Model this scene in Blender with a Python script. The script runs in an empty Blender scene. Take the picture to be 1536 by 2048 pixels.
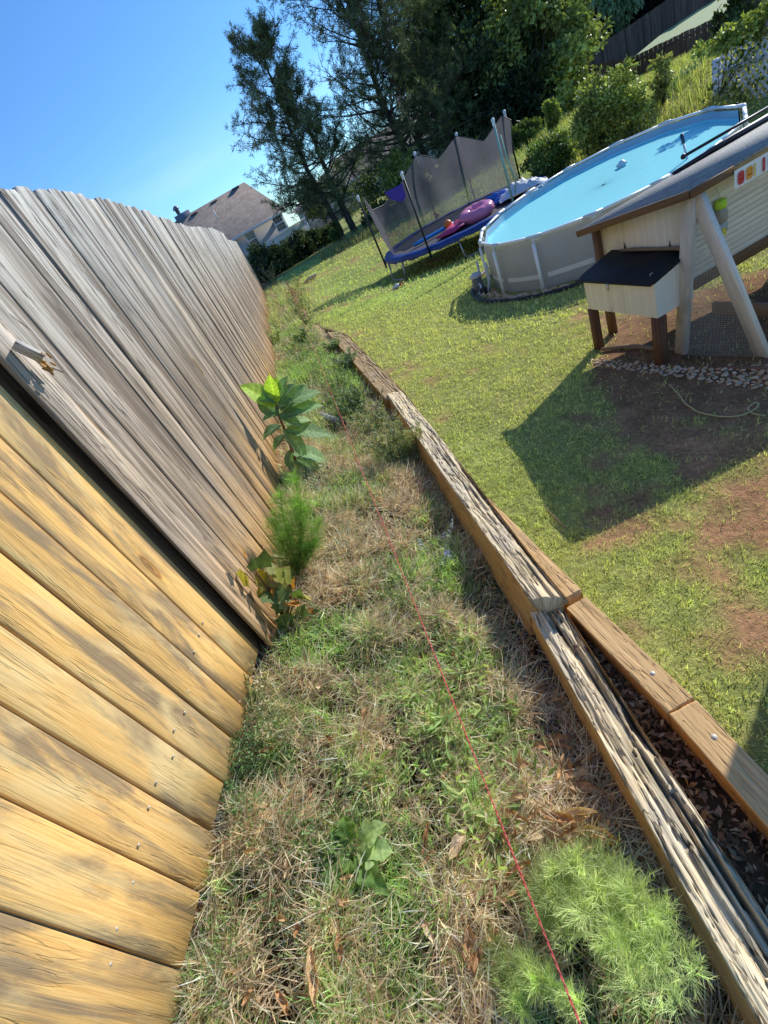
import bpy, math, random
import numpy as np
from mathutils import Vector, Matrix
random.seed(7)
RS = np.random.RandomState(11)
SC = bpy.context.scene
COL = SC.collection
PI = math.pi
R = math.radians

# ---------------------------------------------------------------- camera
FPX = 950.0
AX = np.array([[0.88428249, -0.46408437, -0.05167372],
               [-0.21257793, -0.49862249, 0.84034888],
               [-0.41575846, -0.73211111, -0.53957723]])
cam_d = bpy.data.cameras.new('camera'); cam = bpy.data.objects.new('camera', cam_d); COL.objects.link(cam)
cam_d.sensor_fit = 'VERTICAL'; cam_d.sensor_height = 36.0; cam_d.lens = FPX / 2048 * 36
cam_d.clip_start = 0.02; cam_d.clip_end = 2000
r_, d_, f_ = AX[:, 0], AX[:, 1], AX[:, 2]
cam.matrix_world = Matrix(((r_[0], -d_[0], -f_[0], 0), (r_[1], -d_[1], -f_[1], 0), (r_[2], -d_[2], -f_[2], 0), (0, 0, 0, 1)))
SC.camera = cam
SC.view_settings.view_transform = 'Standard'; SC.view_settings.look = 'None'
SC.view_settings.exposure = 0; SC.view_settings.gamma = 1

# survey of the photograph: sight lines from the standpoint (0,0,0), used to place things in the yard
def ray(u, v): return AX @ np.array([u - 768.0, v - 1024.0, FPX])
def onz(u, v, z): w = ray(u, v); return w * (z / w[2])
def ond(u, v, d): w = ray(u, v); return w * (d / math.hypot(w[0], w[1]))
def ony(u, v, y): w = ray(u, v); return w * (y / w[1])
def onx(u, v, x): w = ray(u, v); return w * (x / w[0])
def onpl(u, v, o, n): w = ray(u, v); return w * (np.dot(o, n) / np.dot(w, n))

# ---------------------------------------------------------------- noise
_T = RS.rand(256, 256)
def vn(x, y, s=0):
    x = np.asarray(x, float) + s * 17.13; y = np.asarray(y, float) + s * 31.7
    xi = np.floor(x).astype(int); yi = np.floor(y).astype(int); fx = x - xi; fy = y - yi
    fx = fx * fx * (3 - 2 * fx); fy = fy * fy * (3 - 2 * fy)
    a = _T[xi % 256, yi % 256]; b = _T[(xi + 1) % 256, yi % 256]; c = _T[xi % 256, (yi + 1) % 256]; d = _T[(xi + 1) % 256, (yi + 1) % 256]
    return (a * (1 - fx) + b * fx) * (1 - fy) + (c * (1 - fx) + d * fx) * fy
def fbm(x, y, s=0, o=4):
    r = 0; a = 0.5; t = 0
    for k in range(o):
        r = r + a * vn(np.asarray(x) * 2 ** k, np.asarray(y) * 2 ** k, s + k * 3); t += a; a *= 0.5
    return r / t

# ---------------------------------------------------------------- terrain
def fence_x(y): return np.interp(y, [-3, 0, 0.54, 1.45, 1.5, 3.2, 6.7, 11, 21.7, 60], [-1.25, -1.11, -1.04, -0.85, -0.77, -0.70, -0.71, -0.83, -1.09, -2.0])
def fence_z(y): return np.interp(y, [-3, 0, 1.5, 3.2, 5, 6.7, 11, 16, 21.7, 30], [-1.27, -1.28, -1.30, -1.33, -1.34, -1.45, -1.64, -1.74, -1.80, -1.93])
def wall_x(y): return np.interp(y, [-3, 0, 1.0, 1.6, 3, 4.3, 6, 7.9, 8.7, 12, 18, 40], [0.62, 0.50, 0.36, 0.33, 0.35, 0.36, 0.31, 0.20, 0.04, -0.05, -0.15, -0.3])
LP = np.array([(.5,-1,-1.62),(.5,0,-1.63),(.42,1,-1.65),(.42,2.5,-1.68),(.62,1.75,-1.755),(.45,4.2,-1.67),(.35,6,-1.68),(.3,7.8,-1.66),(.2,9,-1.66),(-.1,12,-1.69),
 (1.94,3.4,-1.85),(2.3,2.4,-1.85),(1.2,1.4,-1.79),(2,.5,-1.80),(1.1,3.0,-1.79),(3.5,2.5,-1.92),(4,0,-1.85),(1.0,5.0,-1.75),
 (2.5,7.5,-2.04),(3.5,5.2,-2.03),(6.6,7.5,-2.0),(4.6,9.1,-2.05),(1.6,5.6,-1.88),(1.2,8,-1.8),
 (2.4,12.1,-2.24),(4.5,13.5,-2.27),(5.6,11.5,-2.2),(3,10.5,-2.14),(1.2,12,-1.93),(.57,17.1,-1.8),(-.2,18,-1.76),(2,20,-1.95),(0,25,-1.9),(2.5,29,-2.0),(4,27,-2.0),(9,27,-1.9),
 (6.5,12.4,-1.95),(6.9,11.0,-1.75),(8.9,10.8,-1.45),(9.8,9.8,-1.4),(9,15,-1.7),(12,21,-1.8),(20,28.7,-2.25),(23,26,-2.4),(16,32,-2.0),
 (0,42,-2.3),(10,52,-2.2),(-10,42,-2.3),(30,45,-2.2),(8,-3,-1.8),(14,4,-1.6),(60,60,-2.4),(-40,60,-2.4),(60,0,-2.0),(0,90,-2.4)], float)
def _tps(r): return np.where(r > 1e-9, r * r * np.log(np.maximum(r, 1e-9)), 0)
_n = len(LP); _A = np.zeros((_n + 3, _n + 3))
_dd = np.hypot(LP[:, None, 0] - LP[None, :, 0], LP[:, None, 1] - LP[None, :, 1])
_A[:_n, :_n] = _tps(_dd) + np.eye(_n) * 0.02
_A[:_n, _n] = 1; _A[:_n, _n + 1:] = LP[:, :2]; _A[_n, :_n] = 1; _A[_n + 1:, :_n] = LP[:, :2].T
_w = np.linalg.solve(_A, np.concatenate([LP[:, 2], [0, 0, 0]]))
def _lawn_raw(x, y):
    r = np.hypot(x, y); k = np.minimum(1, 85 / np.maximum(r, 1)); X = x * k; Y = y * k
    z = _w[_n] + _w[_n + 1] * X + _w[_n + 2] * Y
    for i in range(_n): z = z + _w[i] * _tps(np.hypot(X - LP[i, 0], Y - LP[i, 1]))
    return np.clip(z, -3.0, -1.2)
_gs = 0.2; _gx = np.arange(-14, 45, _gs); _gy = np.arange(-4, 72, _gs); _GR = _lawn_raw(*np.meshgrid(_gx, _gy))
def lawn_z(x, y):
    x = np.asarray(x, float); y = np.asarray(y, float); u = (x + 14) / _gs; v = (y + 4) / _gs
    if u.size and u.min() >= 0 and v.min() >= 0 and u.max() < len(_gx) - 1.01 and v.max() < len(_gy) - 1.01:
        i = u.astype(int); j = v.astype(int); fu = u - i; fv = v - j
        z = (_GR[j, i] * (1 - fu) + _GR[j, i + 1] * fu) * (1 - fv) + (_GR[j + 1, i] * (1 - fu) + _GR[j + 1, i + 1] * fu) * fv
    else: z = _lawn_raw(x, y)
    return z + 0.018 * (fbm(x * 1.3, y * 1.3, 5) - .5) * np.clip(y, 0.3, 6) / 3
def tlx(y): return np.interp(y, [-3, -.5, .3, .7, 1.2, 1.27, 2, 3, 4.2, 6, 7.9, 9, 12, 18, 40], [.08, .09, .122, .14, .185, .18, .205, .245, .27, .23, .13, -.02, -.12, -.22, -.4])
def tuss(x, y): return np.clip((fbm(np.asarray(x) * 7.5, np.asarray(y) * 6.5, 91, 3) - .40) * 3.2, 0, 1)
def gz(x, y):
    x = np.asarray(x, float); y = np.asarray(y, float)
    wx = wall_x(y); fx = fence_x(y); lz = lawn_z(np.maximum(x, wx), y)
    zf = fence_z(y)
    zw = np.interp(y, [-3, 0, 1.2, 3, 4.5, 6, 8, 9, 11, 20], [-1.665, -1.665, -1.635, -1.70, -1.735, -1.72, -1.68, -1.66, -1.68, -1.78])
    t = np.clip((x - fx) / (tlx(y) - fx), 0, 1)
    tz = zf + (zw - zf) * (1.22 * t - 0.22 * t * t) + 0.05 * (fbm(x * 3.1, y * 3.1, 2) - 0.5) + 0.03 * (fbm(x * 11, y * 11, 8) - 0.5)
    tus = tuss(x, y); tz = tz + .045 * tus * np.clip((tlx(y) - x) * 6, 0, 1) * np.clip((x - fx) * 8, .2, 1)
    tz = np.where((y < 1.35) & (x > tlx(y) + .09), np.maximum(tz, -1.60 + .03 * fbm(x * 20, y * 20, 3)), tz)
    k = np.clip((x - wx) / 0.05, 0, 1)
    far = np.clip((y - 9) / 3, 0, 1)
    k = k * (1 - far) + far * np.clip((x - wx + 0.8) / 1.2, 0, 1)
    far2 = np.clip((y - 22) / 3, 0, 1)
    z = tz * (1 - k) + lz * k
    return z * (1 - far2) + lawn_z(x, y) * far2
def gzf(x, y): return float(gz(np.array([x]), np.array([y]))[0])
def hit(u, v, dmax=80):
    w = ray(u, v); h = math.hypot(w[0], w[1])
    d = 0.5 * (dmax / 0.5) ** np.linspace(0, 1, 120)
    for _ in range(2):
        P = w[None, :] * (d / h)[:, None]; b = np.nonzero(P[:, 2] < gz(P[:, 0], P[:, 1]))[0]
        i = b[0] if len(b) else len(d) - 1
        if _ == 0: d = np.linspace(d[max(i - 1, 0)], d[i], 16)
    return np.array([P[i, 0], P[i, 1], gzf(P[i, 0], P[i, 1])])

# ---------------------------------------------------------------- objects
OFF = {}
def tag(o, label=None, cat=None, group=None, kind=None):
    if label: o['label'] = label
    if cat: o['category'] = cat
    if group: o['group'] = group
    if kind: o['kind'] = kind
    return o
def thing(name, label, cat, loc, group=None):
    o = bpy.data.objects.new(name, None); COL.objects.link(o); o.location = tuple(float(c) for c in loc)
    o.empty_display_size = 0.1
    OFF[o.name] = np.array(loc, float)
    return tag(o, label, cat, group)
def link(name, me, mat, parent=None):
    me.materials.append(mat)
    o = bpy.data.objects.new(name, me); COL.objects.link(o)
    if parent is not None:
        o.parent = parent; OFF[o.name] = OFF.get(parent.name, np.zeros(3))
    return o
def np_mesh(name, V, F, mat, parent=None, col=None, wood=None, smooth=False):
    """V (n,3), F (m,k) constant k, or a list of such arrays"""
    me = bpy.data.meshes.new(name)
    V = np.asarray(V, np.float32)
    if parent is not None: V = V - OFF[parent.name].astype(np.float32)
    Fs = F if isinstance(F, list) else [F]
    Fs = [np.asarray(f, np.int32) for f in Fs if len(f)]
    nl = sum(f.size for f in Fs); nf = sum(len(f) for f in Fs)
    me.vertices.add(len(V)); me.vertices.foreach_set('co', V.ravel())
    me.loops.add(nl); me.loops.foreach_set('vertex_index', np.concatenate([f.ravel() for f in Fs]))
    me.polygons.add(nf)
    tot = np.concatenate([np.full(len(f), f.shape[1], np.int32) for f in Fs])
    st = np.concatenate([[0], np.cumsum(tot)[:-1]]).astype(np.int32)
    me.polygons.foreach_set('loop_start', st); me.polygons.foreach_set('loop_total', tot)
    if smooth: me.polygons.foreach_set('use_smooth', np.ones(nf, bool))
    if col is not None:
        c = np.ones((len(V), 4), np.float32); c[:, :col.shape[1]] = col
        a = me.attributes.new('Col', 'FLOAT_COLOR', 'POINT'); a.data.foreach_set('color', c.ravel())
    if wood is not None:
        a = me.attributes.new('wood', 'FLOAT_VECTOR', 'POINT'); a.data.foreach_set('vector', np.asarray(wood, np.float32).ravel())
    me.update(calc_edges=True); me.validate()
    return link(name, me, mat, parent)

class MB:
    def __init__(s): s.V = []; s.F = {}; s.W = []; s.C = []; s.n = 0; s.col = (1, 1, 1)
    def add(s, V, F, wood=None, col=None):
        V = np.asarray(V, float); n = len(V)
        for f in F: s.F.setdefault(len(f), []).append([i + s.n for i in f])
        s.V.append(V); s.W.append(np.asarray(wood, float) if wood is not None else np.zeros((n, 3)))
        c = np.empty((n, 3)); c[:] = s.col if col is None else col
        s.C.append(c); s.n += n
    def bar(s, a, b, w, t, up=(0, 0, 1), wid=0.0, bev=0.0):
        """box beam from a to b, w across, t along up"""
        a = np.array(a, float); b = np.array(b, float); d = b - a; L = np.linalg.norm(d); d /= L
        u = np.array(up, float); u -= d * u.dot(d)
        if np.linalg.norm(u) < 1e-6: u = np.array((1., 0, 0)); u -= d * u.dot(d)
        u /= np.linalg.norm(u); x = np.cross(d, u)
        if bev <= 0: bev = min(w, t) * 0.08
        pr = [(-w/2+bev, -t/2), (w/2-bev, -t/2), (w/2, -t/2+bev), (w/2, t/2-bev), (w/2-bev, t/2), (-w/2+bev, t/2), (-w/2, t/2-bev), (-w/2, -t/2+bev)]
        V = []; W = []
        for k, P in enumerate((a, b)):
            for (p, q) in pr: V.append(P + x * p + u * q); W.append((p + q * 1.7, k * L, wid))
        F = [(i, (i+1) % 8, 8+(i+1) % 8, 8+i) for i in range(8)] + [tuple(range(7, -1, -1)), tuple(range(8, 16))]
        s.add(V, F, W)
    def quad(s, a, b, c, d, wid=0.0):
        a, b, c, d = [np.array(p, float) for p in (a, b, c, d)]
        s.add([a, b, c, d], [(0, 1, 2, 3)], [(0, 0, wid), (np.linalg.norm(b-a), 0, wid), (np.linalg.norm(b-a), np.linalg.norm(c-b), wid), (0, np.linalg.norm(c-b), wid)])
    def hexa(s, lo, hi, wid=0.0):
        """lo, hi: 4 points each"""
        V = [np.array(p, float) for p in list(lo) + list(hi)]
        L = np.linalg.norm(V[1]-V[0])
        W = [(0, 0, wid), (L, 0, wid), (L, 0.0, wid+.3), (0, 0.0, wid+.3)]; H = np.linalg.norm(V[4]-V[0])
        W = W + [(w[0], H, w[2]) for w in W]
        s.add(V, [(0, 1, 5, 4), (1, 2, 6, 5), (2, 3, 7, 6), (3, 0, 4, 7), (3, 2, 1, 0), (4, 5, 6, 7)], W)
    def tube(s, P, r, n=8, cap=True, wid=0.0):
        P = np.array(P, float); m = len(P); r = np.broadcast_to(np.array(r, float), (m,))
        T = np.gradient(P, axis=0); T /= np.maximum(np.linalg.norm(T, axis=1), 1e-9)[:, None]
        ref = np.array((0, 0, 1.0)) if abs(T[0][2]) < 0.9 else np.array((1.0, 0, 0))
        u = np.cross(T[0], ref); u /= np.linalg.norm(u)
        V = []; W = []; ln = 0
        for i in range(m):
            if i: ln += np.linalg.norm(P[i]-P[i-1])
            u = u - T[i] * u.dot(T[i]); u /= max(np.linalg.norm(u), 1e-9); w = np.cross(T[i], u)
            for k in range(n):
                a = 2*PI*k/n; V.append(P[i] + r[i]*(u*math.cos(a) + w*math.sin(a))); W.append((r[i]*a, ln, wid))
        F = [(i*n+k, i*n+(k+1) % n, (i+1)*n+(k+1) % n, (i+1)*n+k) for i in range(m-1) for k in range(n)]
        if cap and n > 2: F += [tuple(range(n-1, -1, -1)), tuple((m-1)*n+k for k in range(n))]
        s.add(V, F, W)
    def lathe(s, c, prof, n=24, axis=(0, 0, 1)):
        c = np.array(c, float); ax = np.array(axis, float); ax /= np.linalg.norm(ax)
        u = np.cross(ax, (0, 0, 1) if abs(ax[2]) < .9 else (1, 0, 0)); u /= np.linalg.norm(u); w = np.cross(ax, u)
        V = [c + ax*z + r*(u*math.cos(2*PI*k/n) + w*math.sin(2*PI*k/n)) for (r, z) in prof for k in range(n)]
        F = [(i*n+k, i*n+(k+1) % n, (i+1)*n+(k+1) % n, (i+1)*n+k) for i in range(len(prof)-1) for k in range(n)]
        s.add(V, F)
    def build(s, name, mat, parent=None, smooth=False):
        return np_mesh(name, np.concatenate(s.V), [np.array(v) for v in s.F.values()], mat, parent, np.concatenate(s.C), np.concatenate(s.W), smooth)

# ---------------------------------------------------------------- materials
def newmat(name):
    m = bpy.data.materials.new(name); m.use_nodes = True; nt = m.node_tree
    b = nt.nodes['Principled BSDF']; return m, nt, b
def nd(nt, t, **kw):
    n = nt.nodes.new(t)
    for k, v in kw.items():
        if k in n.inputs.keys(): n.inputs[k].default_value = v
        else: setattr(n, k, v)
    return n
def rgba(c): return (c[0], c[1], c[2], 1)
def ramp(nt, fac, stops):
    n = nt.nodes.new('ShaderNodeValToRGB'); e = n.color_ramp.elements
    while len(e) < len(stops): e.new(0.5)
    for i, (p, c) in enumerate(stops): e[i].position = p; e[i].color = rgba(c)
    nt.links.new(fac, n.inputs[0]); return n.outputs[0]
def mix(nt, fac, a, b, mode='MIX'):
    n = nt.nodes.new('ShaderNodeMix'); n.data_type = 'RGBA'; n.blend_type = mode
    for s, v in ((0, fac), (6, a), (7, b)):
        if hasattr(v, 'is_output'): nt.links.new(v, n.inputs[s])
        elif s == 0: n.inputs[0].default_value = v
        else: n.inputs[s].default_value = rgba(v)
    return n.outputs[2]
def noise(nt, vec, scale=(1, 1, 1), sc=1.0, detail=5, rough=0.6, dist=0.0):
    mp = nt.nodes.new('ShaderNodeMapping'); mp.inputs['Scale'].default_value = scale
    nt.links.new(vec, mp.inputs[0])
    n = nt.nodes.new('ShaderNodeTexNoise'); n.inputs['Scale'].default_value = sc; n.inputs['Detail'].default_value = detail
    n.inputs['Roughness'].default_value = rough; n.inputs['Distortion'].default_value = dist
    nt.links.new(mp.outputs[0], n.inputs['Vector']); return n.outputs['Fac']
def bump(nt, b, h, strength=0.5, dist=0.01):
    n = nt.nodes.new('ShaderNodeBump'); n.inputs['Strength'].default_value = strength; n.inputs['Distance'].default_value = dist
    nt.links.new(h, n.inputs['Height']); nt.links.new(n.outputs[0], b.inputs['Normal'])
def attr(nt, name):
    n = nt.nodes.new('ShaderNodeAttribute'); n.attribute_name = name; return n
def objco(nt): return nt.nodes.new('ShaderNodeTexCoord').outputs['Object']
def mathn(nt, op, a, b=None, clamp=False):
    n = nt.nodes.new('ShaderNodeMath'); n.operation = op; n.use_clamp = clamp
    for i, v in enumerate((a, b)):
        if v is None: continue
        if hasattr(v, 'is_output'): nt.links.new(v, n.inputs[i])
        else: n.inputs[i].default_value = v
    return n.outputs[0]

def plain(name, c, rough=0.6, var=0.25, sc=6.0, metal=0.0, bmp=0.0, spec=0.4):
    """single paint / plastic / metal with uneven tone and wear"""
    m, nt, b = newmat(name); co = objco(nt)
    n1 = noise(nt, co, sc=sc, detail=6); n2 = noise(nt, co, sc=sc*9, detail=3)
    k = mathn(nt, 'ADD', mathn(nt, 'MULTIPLY', n1, 0.7), mathn(nt, 'MULTIPLY', n2, 0.3))
    lo = [x*(1-var) for x in c]; hi = [min(1, x*(1+var*0.7)) for x in c]
    nt.links.new(ramp(nt, k, [(0.3, lo), (0.7, hi)]), b.inputs['Base Color'])
    nt.links.new(mathn(nt, 'ADD', mathn(nt, 'MULTIPLY', n1, 0.25), rough-0.12), b.inputs['Roughness'])
    b.inputs['Metallic'].default_value = metal; b.inputs['Specular IOR Level'].default_value = spec
    if bmp: bump(nt, b, n2, bmp, 0.004)
    return m
def wood(name, light, dark, patch=None, patch_amt=(0.45, 0.62), grainx=55, grainy=2.2, top=None, bottom=None, tr=(0.2, 1.3), br=(0.02, 0.45), knots=True, bmp=0.6, idvar=0.35, usecol=False, rough=0.8, blotch=None, crack=0.0, streak=None, crk=1.6, pscale=(7, 2.4, 1.7), pdist=.8):
    m, nt, b = newmat(name); w = attr(nt, 'wood').outputs['Vector']
    sp = nt.nodes.new('ShaderNodeSeparateXYZ'); nt.links.new(w, sp.inputs[0]); along = sp.outputs[1]
    g1 = noise(nt, w, (grainx, grainy, 3.1), 1, 5, 0.65, 0.6)
    g2 = noise(nt, w, (grainx*3.2, grainy*1.6, 3.1), 1, 3, 0.6)
    g = mathn(nt, 'ADD', mathn(nt, 'MULTIPLY', g1, 0.68), mathn(nt, 'MULTIPLY', g2, 0.32))
    mid = [(a+c)/2 for a, c in zip(light, dark)]
    c = ramp(nt, g, [(0.34, dark), (0.47, mid), (0.62, light)])
    if idvar:
        iv = noise(nt, w, (0.0001, 0.0001, 2.7), 1, 1)
        c = mix(nt, 1.0, c, ramp(nt, iv, [(0.38, (1-idvar,)*3), (0.62, (1.0+idvar*.4,)*3)]), 'MULTIPLY')
    if bottom:
        k = nt.nodes.new('ShaderNodeMapRange'); k.inputs[1].default_value = br[1]; k.inputs[2].default_value = br[0]
        nt.links.new(mathn(nt, 'ADD', along, mathn(nt, 'MULTIPLY', mathn(nt, 'SUBTRACT', noise(nt, w, (9, 1.2, 2.3), 1, 4), 0.5), 0.8)), k.inputs[0])
        c = mix(nt, mathn(nt, 'MULTIPLY', k.outputs[0], 0.85), c, mix(nt, g, [x*.6 for x in bottom], bottom))
    if top:
        k = nt.nodes.new('ShaderNodeMapRange'); k.inputs[1].default_value = tr[0]; k.inputs[2].default_value = tr[1]
        nt.links.new(mathn(nt, 'ADD', along, mathn(nt, 'MULTIPLY', mathn(nt, 'SUBTRACT', noise(nt, w, (12, 1.0, 2.3), 1, 4), 0.5), 1.0)), k.inputs[0])
        c = mix(nt, mathn(nt, 'MULTIPLY', k.outputs[0], 0.8), c, mix(nt, g, [x*.45 for x in top], top))
    if streak:
        p = noise(nt, w, (16, .75, 5.3), 1, 5, .65, .4); k = nt.nodes.new('ShaderNodeMapRange'); k.inputs[1].default_value = .47; k.inputs[2].default_value = .60
        nt.links.new(p, k.inputs[0]); c = mix(nt, mathn(nt, 'MULTIPLY', k.outputs[0], 0.75), c, mix(nt, g, [x*.5 for x in streak], [min(1, x*1.6) for x in streak]))
    if patch:
        p = noise(nt, w, pscale, 1, 6, 0.66, pdist)
        k = nt.nodes.new('ShaderNodeMapRange'); k.inputs[1].default_value = patch_amt[0]; k.inputs[2].default_value = patch_amt[1]
        nt.links.new(p, k.inputs[0]); c = mix(nt, mathn(nt, 'MULTIPLY', k.outputs[0], 0.8), c, mix(nt, g, [x*.5 for x in patch], patch))
    if blotch:
        p = noise(nt, w, (4, 1.1, 1.3), 1, 5, 0.6, 1.5)
        k = nt.nodes.new('ShaderNodeMapRange'); k.inputs[1].default_value = 0.52; k.inputs[2].default_value = 0.66
        nt.links.new(p, k.inputs[0]); c = mix(nt, mathn(nt, 'MULTIPLY', k.outputs[0], 0.75), c, mix(nt, g, [x*.7 for x in blotch], blotch))
    if knots:
        mp = nt.nodes.new('ShaderNodeMapping'); mp.inputs['Scale'].default_value = (6.5, 1.9, 5.3); nt.links.new(w, mp.inputs[0])
        v = nt.nodes.new('ShaderNodeTexVoronoi'); v.inputs['Scale'].default_value = 1.0; nt.links.new(mp.outputs[0], v.inputs['Vector'])
        kk = ramp(nt, v.outputs['Distance'], [(0.0, (.9, .7, .5)), (0.03, (.3, .2, .13)), (0.07, (.75, .6, .45)), (0.10, (.5, .4, .3)), (0.13, (1.1, 1.0, .85)), (0.2, (1, 1, 1))])
        c = mix(nt, 0.9, c, kk, 'MULTIPLY')
    if crack:
        ckn = noise(nt, w, (34, crk, 2.9), 1, 3, 0.6, 0.5); cm = noise(nt, w, (9, crk * 1.3, 4.1), 1, 2)
        kc = nt.nodes.new('ShaderNodeMapRange'); kc.inputs[1].default_value = .022; kc.inputs[2].default_value = .004; nt.links.new(mathn(nt, 'ABSOLUTE', mathn(nt, 'SUBTRACT', ckn, 0.5)), kc.inputs[0])
        kk2 = mathn(nt, 'MULTIPLY', kc.outputs[0], ramp(nt, cm, [(.42, (0, 0, 0)), (.56, (1, 1, 1))]))
        c = mix(nt, mathn(nt, 'MULTIPLY', kk2, crack), c, [x*.3 for x in dark]); g = mathn(nt, 'SUBTRACT', g, mathn(nt, 'MULTIPLY', kk2, .8))
    if usecol: c = mix(nt, 1.0, c, attr(nt, 'Col').outputs['Color'], 'MULTIPLY')
    nt.links.new(c, b.inputs['Base Color']); b.inputs['Roughness'].default_value = rough; b.inputs['Specular IOR Level'].default_value = 0.25
    bump(nt, b, g, bmp, 0.004)
    return m
def leafmat(name, tint=(1, 1, 1), ttint=(1.25, 1.35, 0.6), trans=0.35, rough=0.5, spec=0.3, var=0.3, sc=20):
    """vertex-colour foliage, part of the light passes through"""
    m, nt, b = newmat(name); c = attr(nt, 'Col').outputs['Color']
    n1 = noise(nt, objco(nt), sc=sc, detail=2)
    c = mix(nt, 1.0, c, ramp(nt, n1, [(0.3, [t*(1-var) for t in tint]), (0.7, [t*(1+var) for t in tint])]), 'MULTIPLY')
    nt.links.new(c, b.inputs['Base Color']); b.inputs['Roughness'].default_value = rough; b.inputs['Specular IOR Level'].default_value = spec
    tr = nt.nodes.new('ShaderNodeBsdfTranslucent'); nt.links.new(mix(nt, 1.0, c, ttint, 'MULTIPLY'), tr.inputs[0])
    ms = nt.nodes.new('ShaderNodeMixShader'); ms.inputs[0].default_value = trans
    nt.links.new(b.outputs[0], ms.inputs[1]); nt.links.new(tr.outputs[0], ms.inputs[2])
    nt.links.new(ms.outputs[0], nt.nodes['Material Output'].inputs[0]); return m
# ---------------------------------------------------------------- sky and sun
SUN_EL, SUN_AZ = 26.0, 56.0          # azimuth from +Y towards +X
w_ = bpy.data.worlds.new('World'); SC.world = w_; w_.use_nodes = True; nt = w_.node_tree
bg = nt.nodes['Background']; sky = nt.nodes.new('ShaderNodeTexSky'); sky.sky_type = 'NISHITA'; sky.sun_disc = False
sky.sun_elevation = R(SUN_EL); sky.sun_rotation = R(SUN_AZ); sky.air_density = 1.0; sky.dust_density = 0.05; sky.ozone_density = 3.0; sky.altitude = 200
tc = nt.nodes.new('ShaderNodeTexCoord'); mp = nt.nodes.new('ShaderNodeMapping'); mp.inputs['Scale'].default_value = (1.6, 1.6, 9); nt.links.new(tc.outputs['Generated'], mp.inputs[0])
cn = nt.nodes.new('ShaderNodeTexNoise'); cn.inputs['Scale'].default_value = 1.5; cn.inputs['Detail'].default_value = 6; nt.links.new(mp.outputs[0], cn.inputs['Vector'])
spx = nt.nodes.new('ShaderNodeSeparateXYZ'); nt.links.new(tc.outputs['Generated'], spx.inputs[0])
lowband = nt.nodes.new('ShaderNodeMapRange'); lowband.inputs[1].default_value = 0.22; lowband.inputs[2].default_value = 0.02; nt.links.new(spx.outputs[2], lowband.inputs[0])
cl = mathn(nt, 'MULTIPLY', ramp(nt, cn.outputs['Fac'], [(0.48, (0, 0, 0)), (0.72, (1, 1, 1))]), lowband.outputs[0])
skyc = mix(nt, 1.0, sky.outputs[0], (0.64, 1.0, 1.38), 'MULTIPLY')
nt.links.new(mix(nt, mathn(nt, 'MULTIPLY', cl, 0.22), skyc, (9, 9.4, 10)), bg.inputs[0])
bg.inputs[1].default_value = 0.15
sl = bpy.data.lights.new('sun', 'SUN'); sl.energy = 5.0; sl.angle = R(0.5); sl.color = (1.0, 0.98, 0.90)
so = bpy.data.objects.new('sun', sl); COL.objects.link(so)
sdir = Vector((math.sin(R(SUN_AZ))*math.cos(R(SUN_EL)), math.cos(R(SUN_AZ))*math.cos(R(SUN_EL)), math.sin(R(SUN_EL))))
so.rotation_euler = sdir.to_track_quat('Z', 'Y').to_euler(); so.location = (20, 12, 14)

# ---------------------------------------------------------------- ground
def grow(a, b, s0, g):
    out = [a]; s = s0
    while out[-1] < b: out.append(out[-1] + s); s *= g
    return out
ss = [-x for x in grow(1.6, 150, 0.15, 1.25)][::-1] + list(np.arange(-1.55, 0.0, 0.03)) + [0, .012, .025, .037, .05] + list(np.arange(0.08, 0.8, 0.035)) + grow(0.8, 150, 0.06, 1.045)
yy = [-x for x in grow(0.5, 120, 0.2, 1.3)][::-1] + list(np.arange(-0.45, 4.0, 0.03)) + grow(4.0, 160, 0.04, 1.022)
ss = np.array(ss); yy = np.array(yy)
GX = ss[None, :] + wall_x(yy)[:, None]; GY = np.repeat(yy[:, None], len(ss), 1); GZ = gz(GX.ravel(), GY.ravel()).reshape(GX.shape)
side = np.clip((GX - wall_x(GY) - 0.02) / 0.05, 0, 1); side = np.where(GY > 9, np.clip((GX - wall_x(GY) + .5) / 1.0, 0, 1), side)
def bare(x, y):
    """how much red soil shows on the lawn"""
    q = fbm(x * 0.9 + 3, y * 0.9, 21)
    near = np.exp(-(((x - 1.05) / .6) ** 2 + ((y - 0.95) / .6) ** 2)) * 0.20 + np.exp(-(((x - 1.9) / 1.0) ** 2 + ((y - 1.2) / .9) ** 2)) * 0.18 + np.exp(-(((x - 0.9) / .5) ** 2 + ((y - 1.75) / .6) ** 2)) * 0.16
    coop = np.clip(1.3 - np.hypot((x - 2.75) / 1.0, (y - 2.85) / 0.9), 0, 1) * 1.6
    hole = np.exp(-(((x - 1.6) / 1.5) ** 2 + ((y - 17.5) / 1.2) ** 2)) * 0.2
    return np.clip((q + near + coop + hole + .55 * (fbm(x * 5.5, y * 5.5, 23) - .5) - 0.64) * 5, 0, 1)
soil = np.array((.30, .14, .06)); straw = np.array((.40, .28, .16)); lawnc = np.array((.36, .40, .12)); olive = np.array((.15, .15, .06))
q1 = fbm(GX * 2.2, GY * 2.2, 31)[..., None]; q2 = fbm(GX * 9, GY * 9, 33)[..., None]
tren = soil * .55 * (1 - q1) + straw * .8 * q1; tren = tren * (0.65 + .6 * q2) * (.28 + .8 * tuss(GX, GY))[..., None]  # hollows between tufts darkened in the colour, standing in for shade
fz = np.clip(1 - (GX - fence_x(GY)) / .16, 0, 1)[..., None]; tren = tren * (1 - fz) + soil * (.75 + .5 * q2) * fz
lw = lawnc * (0.7 + 0.6 * q1); yel = np.clip((fbm(GX * .35, GY * .35, 41) - .45) * 4, 0, 1)[..., None]; lw = lw * (1 - .5 * yel) + np.array((.50, .43, .15)) * .5 * yel
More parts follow.
